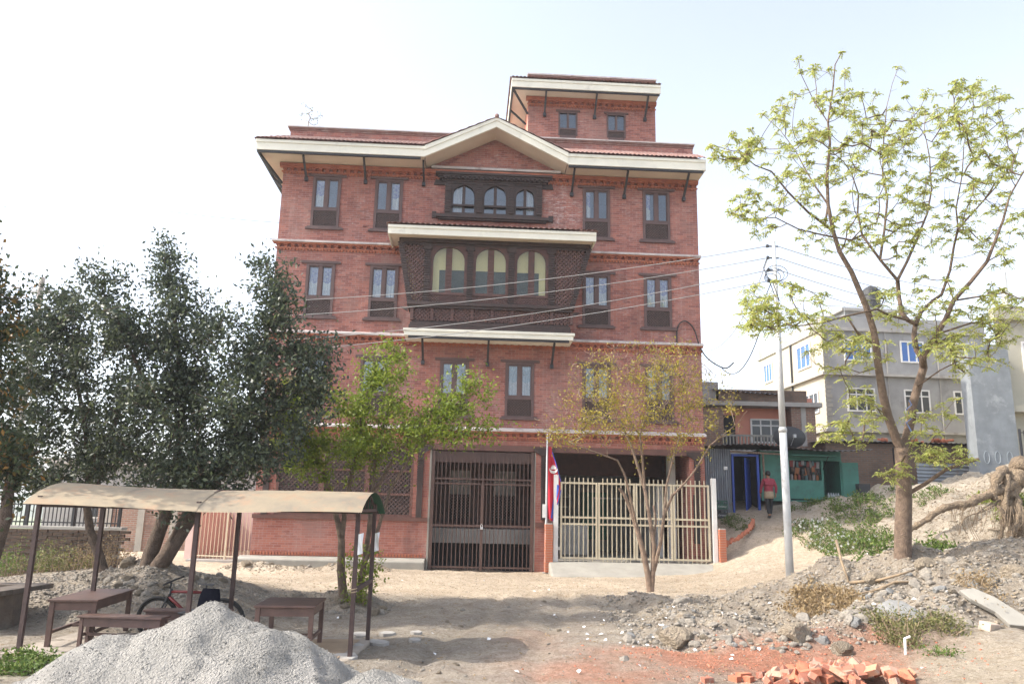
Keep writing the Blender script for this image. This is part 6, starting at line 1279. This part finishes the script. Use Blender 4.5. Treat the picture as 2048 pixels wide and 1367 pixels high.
for s_ in (-1,1):
    sh_ = nd((s_*.17,.0,1.29),.05,ch); el_ = nd((s_*.235,-.05 if s_>0 else .03,1.05),.04,sh_); wr = nd((s_*.24,-.08*s_+.06,.83),.026,el_); pa = nd((s_*.24,.07-.08*s_,.77),(.018,.032),wr)
    for f_ in range(4): k = nd((s_*.235,.045-.08*s_+.018*f_,.725),.009,pa); nd((s_*.225,.055-.08*s_+.016*f_,.675+.008*abs(f_-1)),.007,k)
    th_ = nd((s_*.225,.11-.08*s_,.765),.010,wr); nd((s_*.22,.125-.08*s_,.73),.008,th_)
    hp = nd((s_*.085,0,.80),.085,pel); kn = nd((s_*.075,.05*s_+.03,.44),.06,hp); an = nd((s_*.065,.13*s_-.02,.09),.042,kn); nd((s_*.07,.13*s_+.11,.035),(.04,.025),an)
skin('body', V, E, Q, M['skin'], pe)
def garment(name, sk_, m):
    V2=[];E2=[];Q2=[]
    for p, r_, par in sk_: V2.append(p); Q2.append(r_); (E2.append((par,len(V2)-1)) if par is not None else None)
    return skin(name, V2, E2, Q2, m, pe)
garment('cardigan', [((0,0,.98),(.165,.125),None),((0,-.005,.80),(.175,.13),0),((0,0,1.12),(.155,.118),0),((0,.0,1.25),(.165,.112),2),((0,.015,1.34),(.075,.065),3)]+sum([[((s_*.18,0,1.28),.062,3),((s_*.245,-.05 if s_>0 else .03,1.05),.056,5+i*3),((s_*.248,-.075*s_+.055,.83),.042,6+i*3)] for i,s_ in enumerate((-1,1))],[]), M['cardigan'])
MB().lathe([(.158,.90),(.172,.76),(.178,.655),(.165,.66),(.15,.9)], n=20, cap=False).build('tunic_hem', M['tunic'], pe, smooth=True).scale = (1.0,.76,1)
for s_ in (-1,1): garment('trouser_leg', [((s_*.085,0,.80),.10,None),((s_*.08,.05*s_+.03,.44),.078,0),((s_*.068,.13*s_-.02,.12),.064,1)], M['trousers'])
for s_ in (-1,1): garment('shoe', [((s_*.067,.13*s_-.05,.05),(.045,.05),None),((s_*.068,.13*s_+.12,.035),(.042,.03),0)], M['plastic_black'])
hr = MB(); hr.grid(lambda a,b: (.092*math.sin(b*PI)*math.cos(a*2*PI), .02+(.105*math.sin(b*PI)*math.sin(a*2*PI))-.012, 1.505+.108*math.cos(b*PI) if b<.62 else 1.505+.108*math.cos(.62*PI)-.1*(b-.62)), 20, 14).lathe([(.01,-.05),(.045,-.03),(.052,0),(.04,.035),(.01,.05)],(0,-.09,1.47),12); hr.build('hair', M['hair'], pe, smooth=True)

# ------------------------------------------------------------------ hazy spring air
HZ = MB().box(GX[0]-30,GX[-1]+30,GY[0]-30,GY[-1]+30,min(float(ZZ.min()),-12)-1,22); hz = HZ.build('haze', None); hm_ = bpy.data.materials.new('haze_air'); hm_.use_nodes = True; N = hm_.node_tree.nodes; L = hm_.node_tree.links
N.remove(N['Principled BSDF']); pv = N.new('ShaderNodeVolumePrincipled'); pv.inputs['Color'].default_value = (.93,.95,.98,1); pv.inputs['Density'].default_value = .0008; pv.inputs['Anisotropy'].default_value = .3
L.new(pv.outputs[0], N['Material Output'].inputs['Volume']); hz.data.materials.append(hm_); hz['kind'] = 'stuff'; hz['label'] = 'thin pale spring haze'
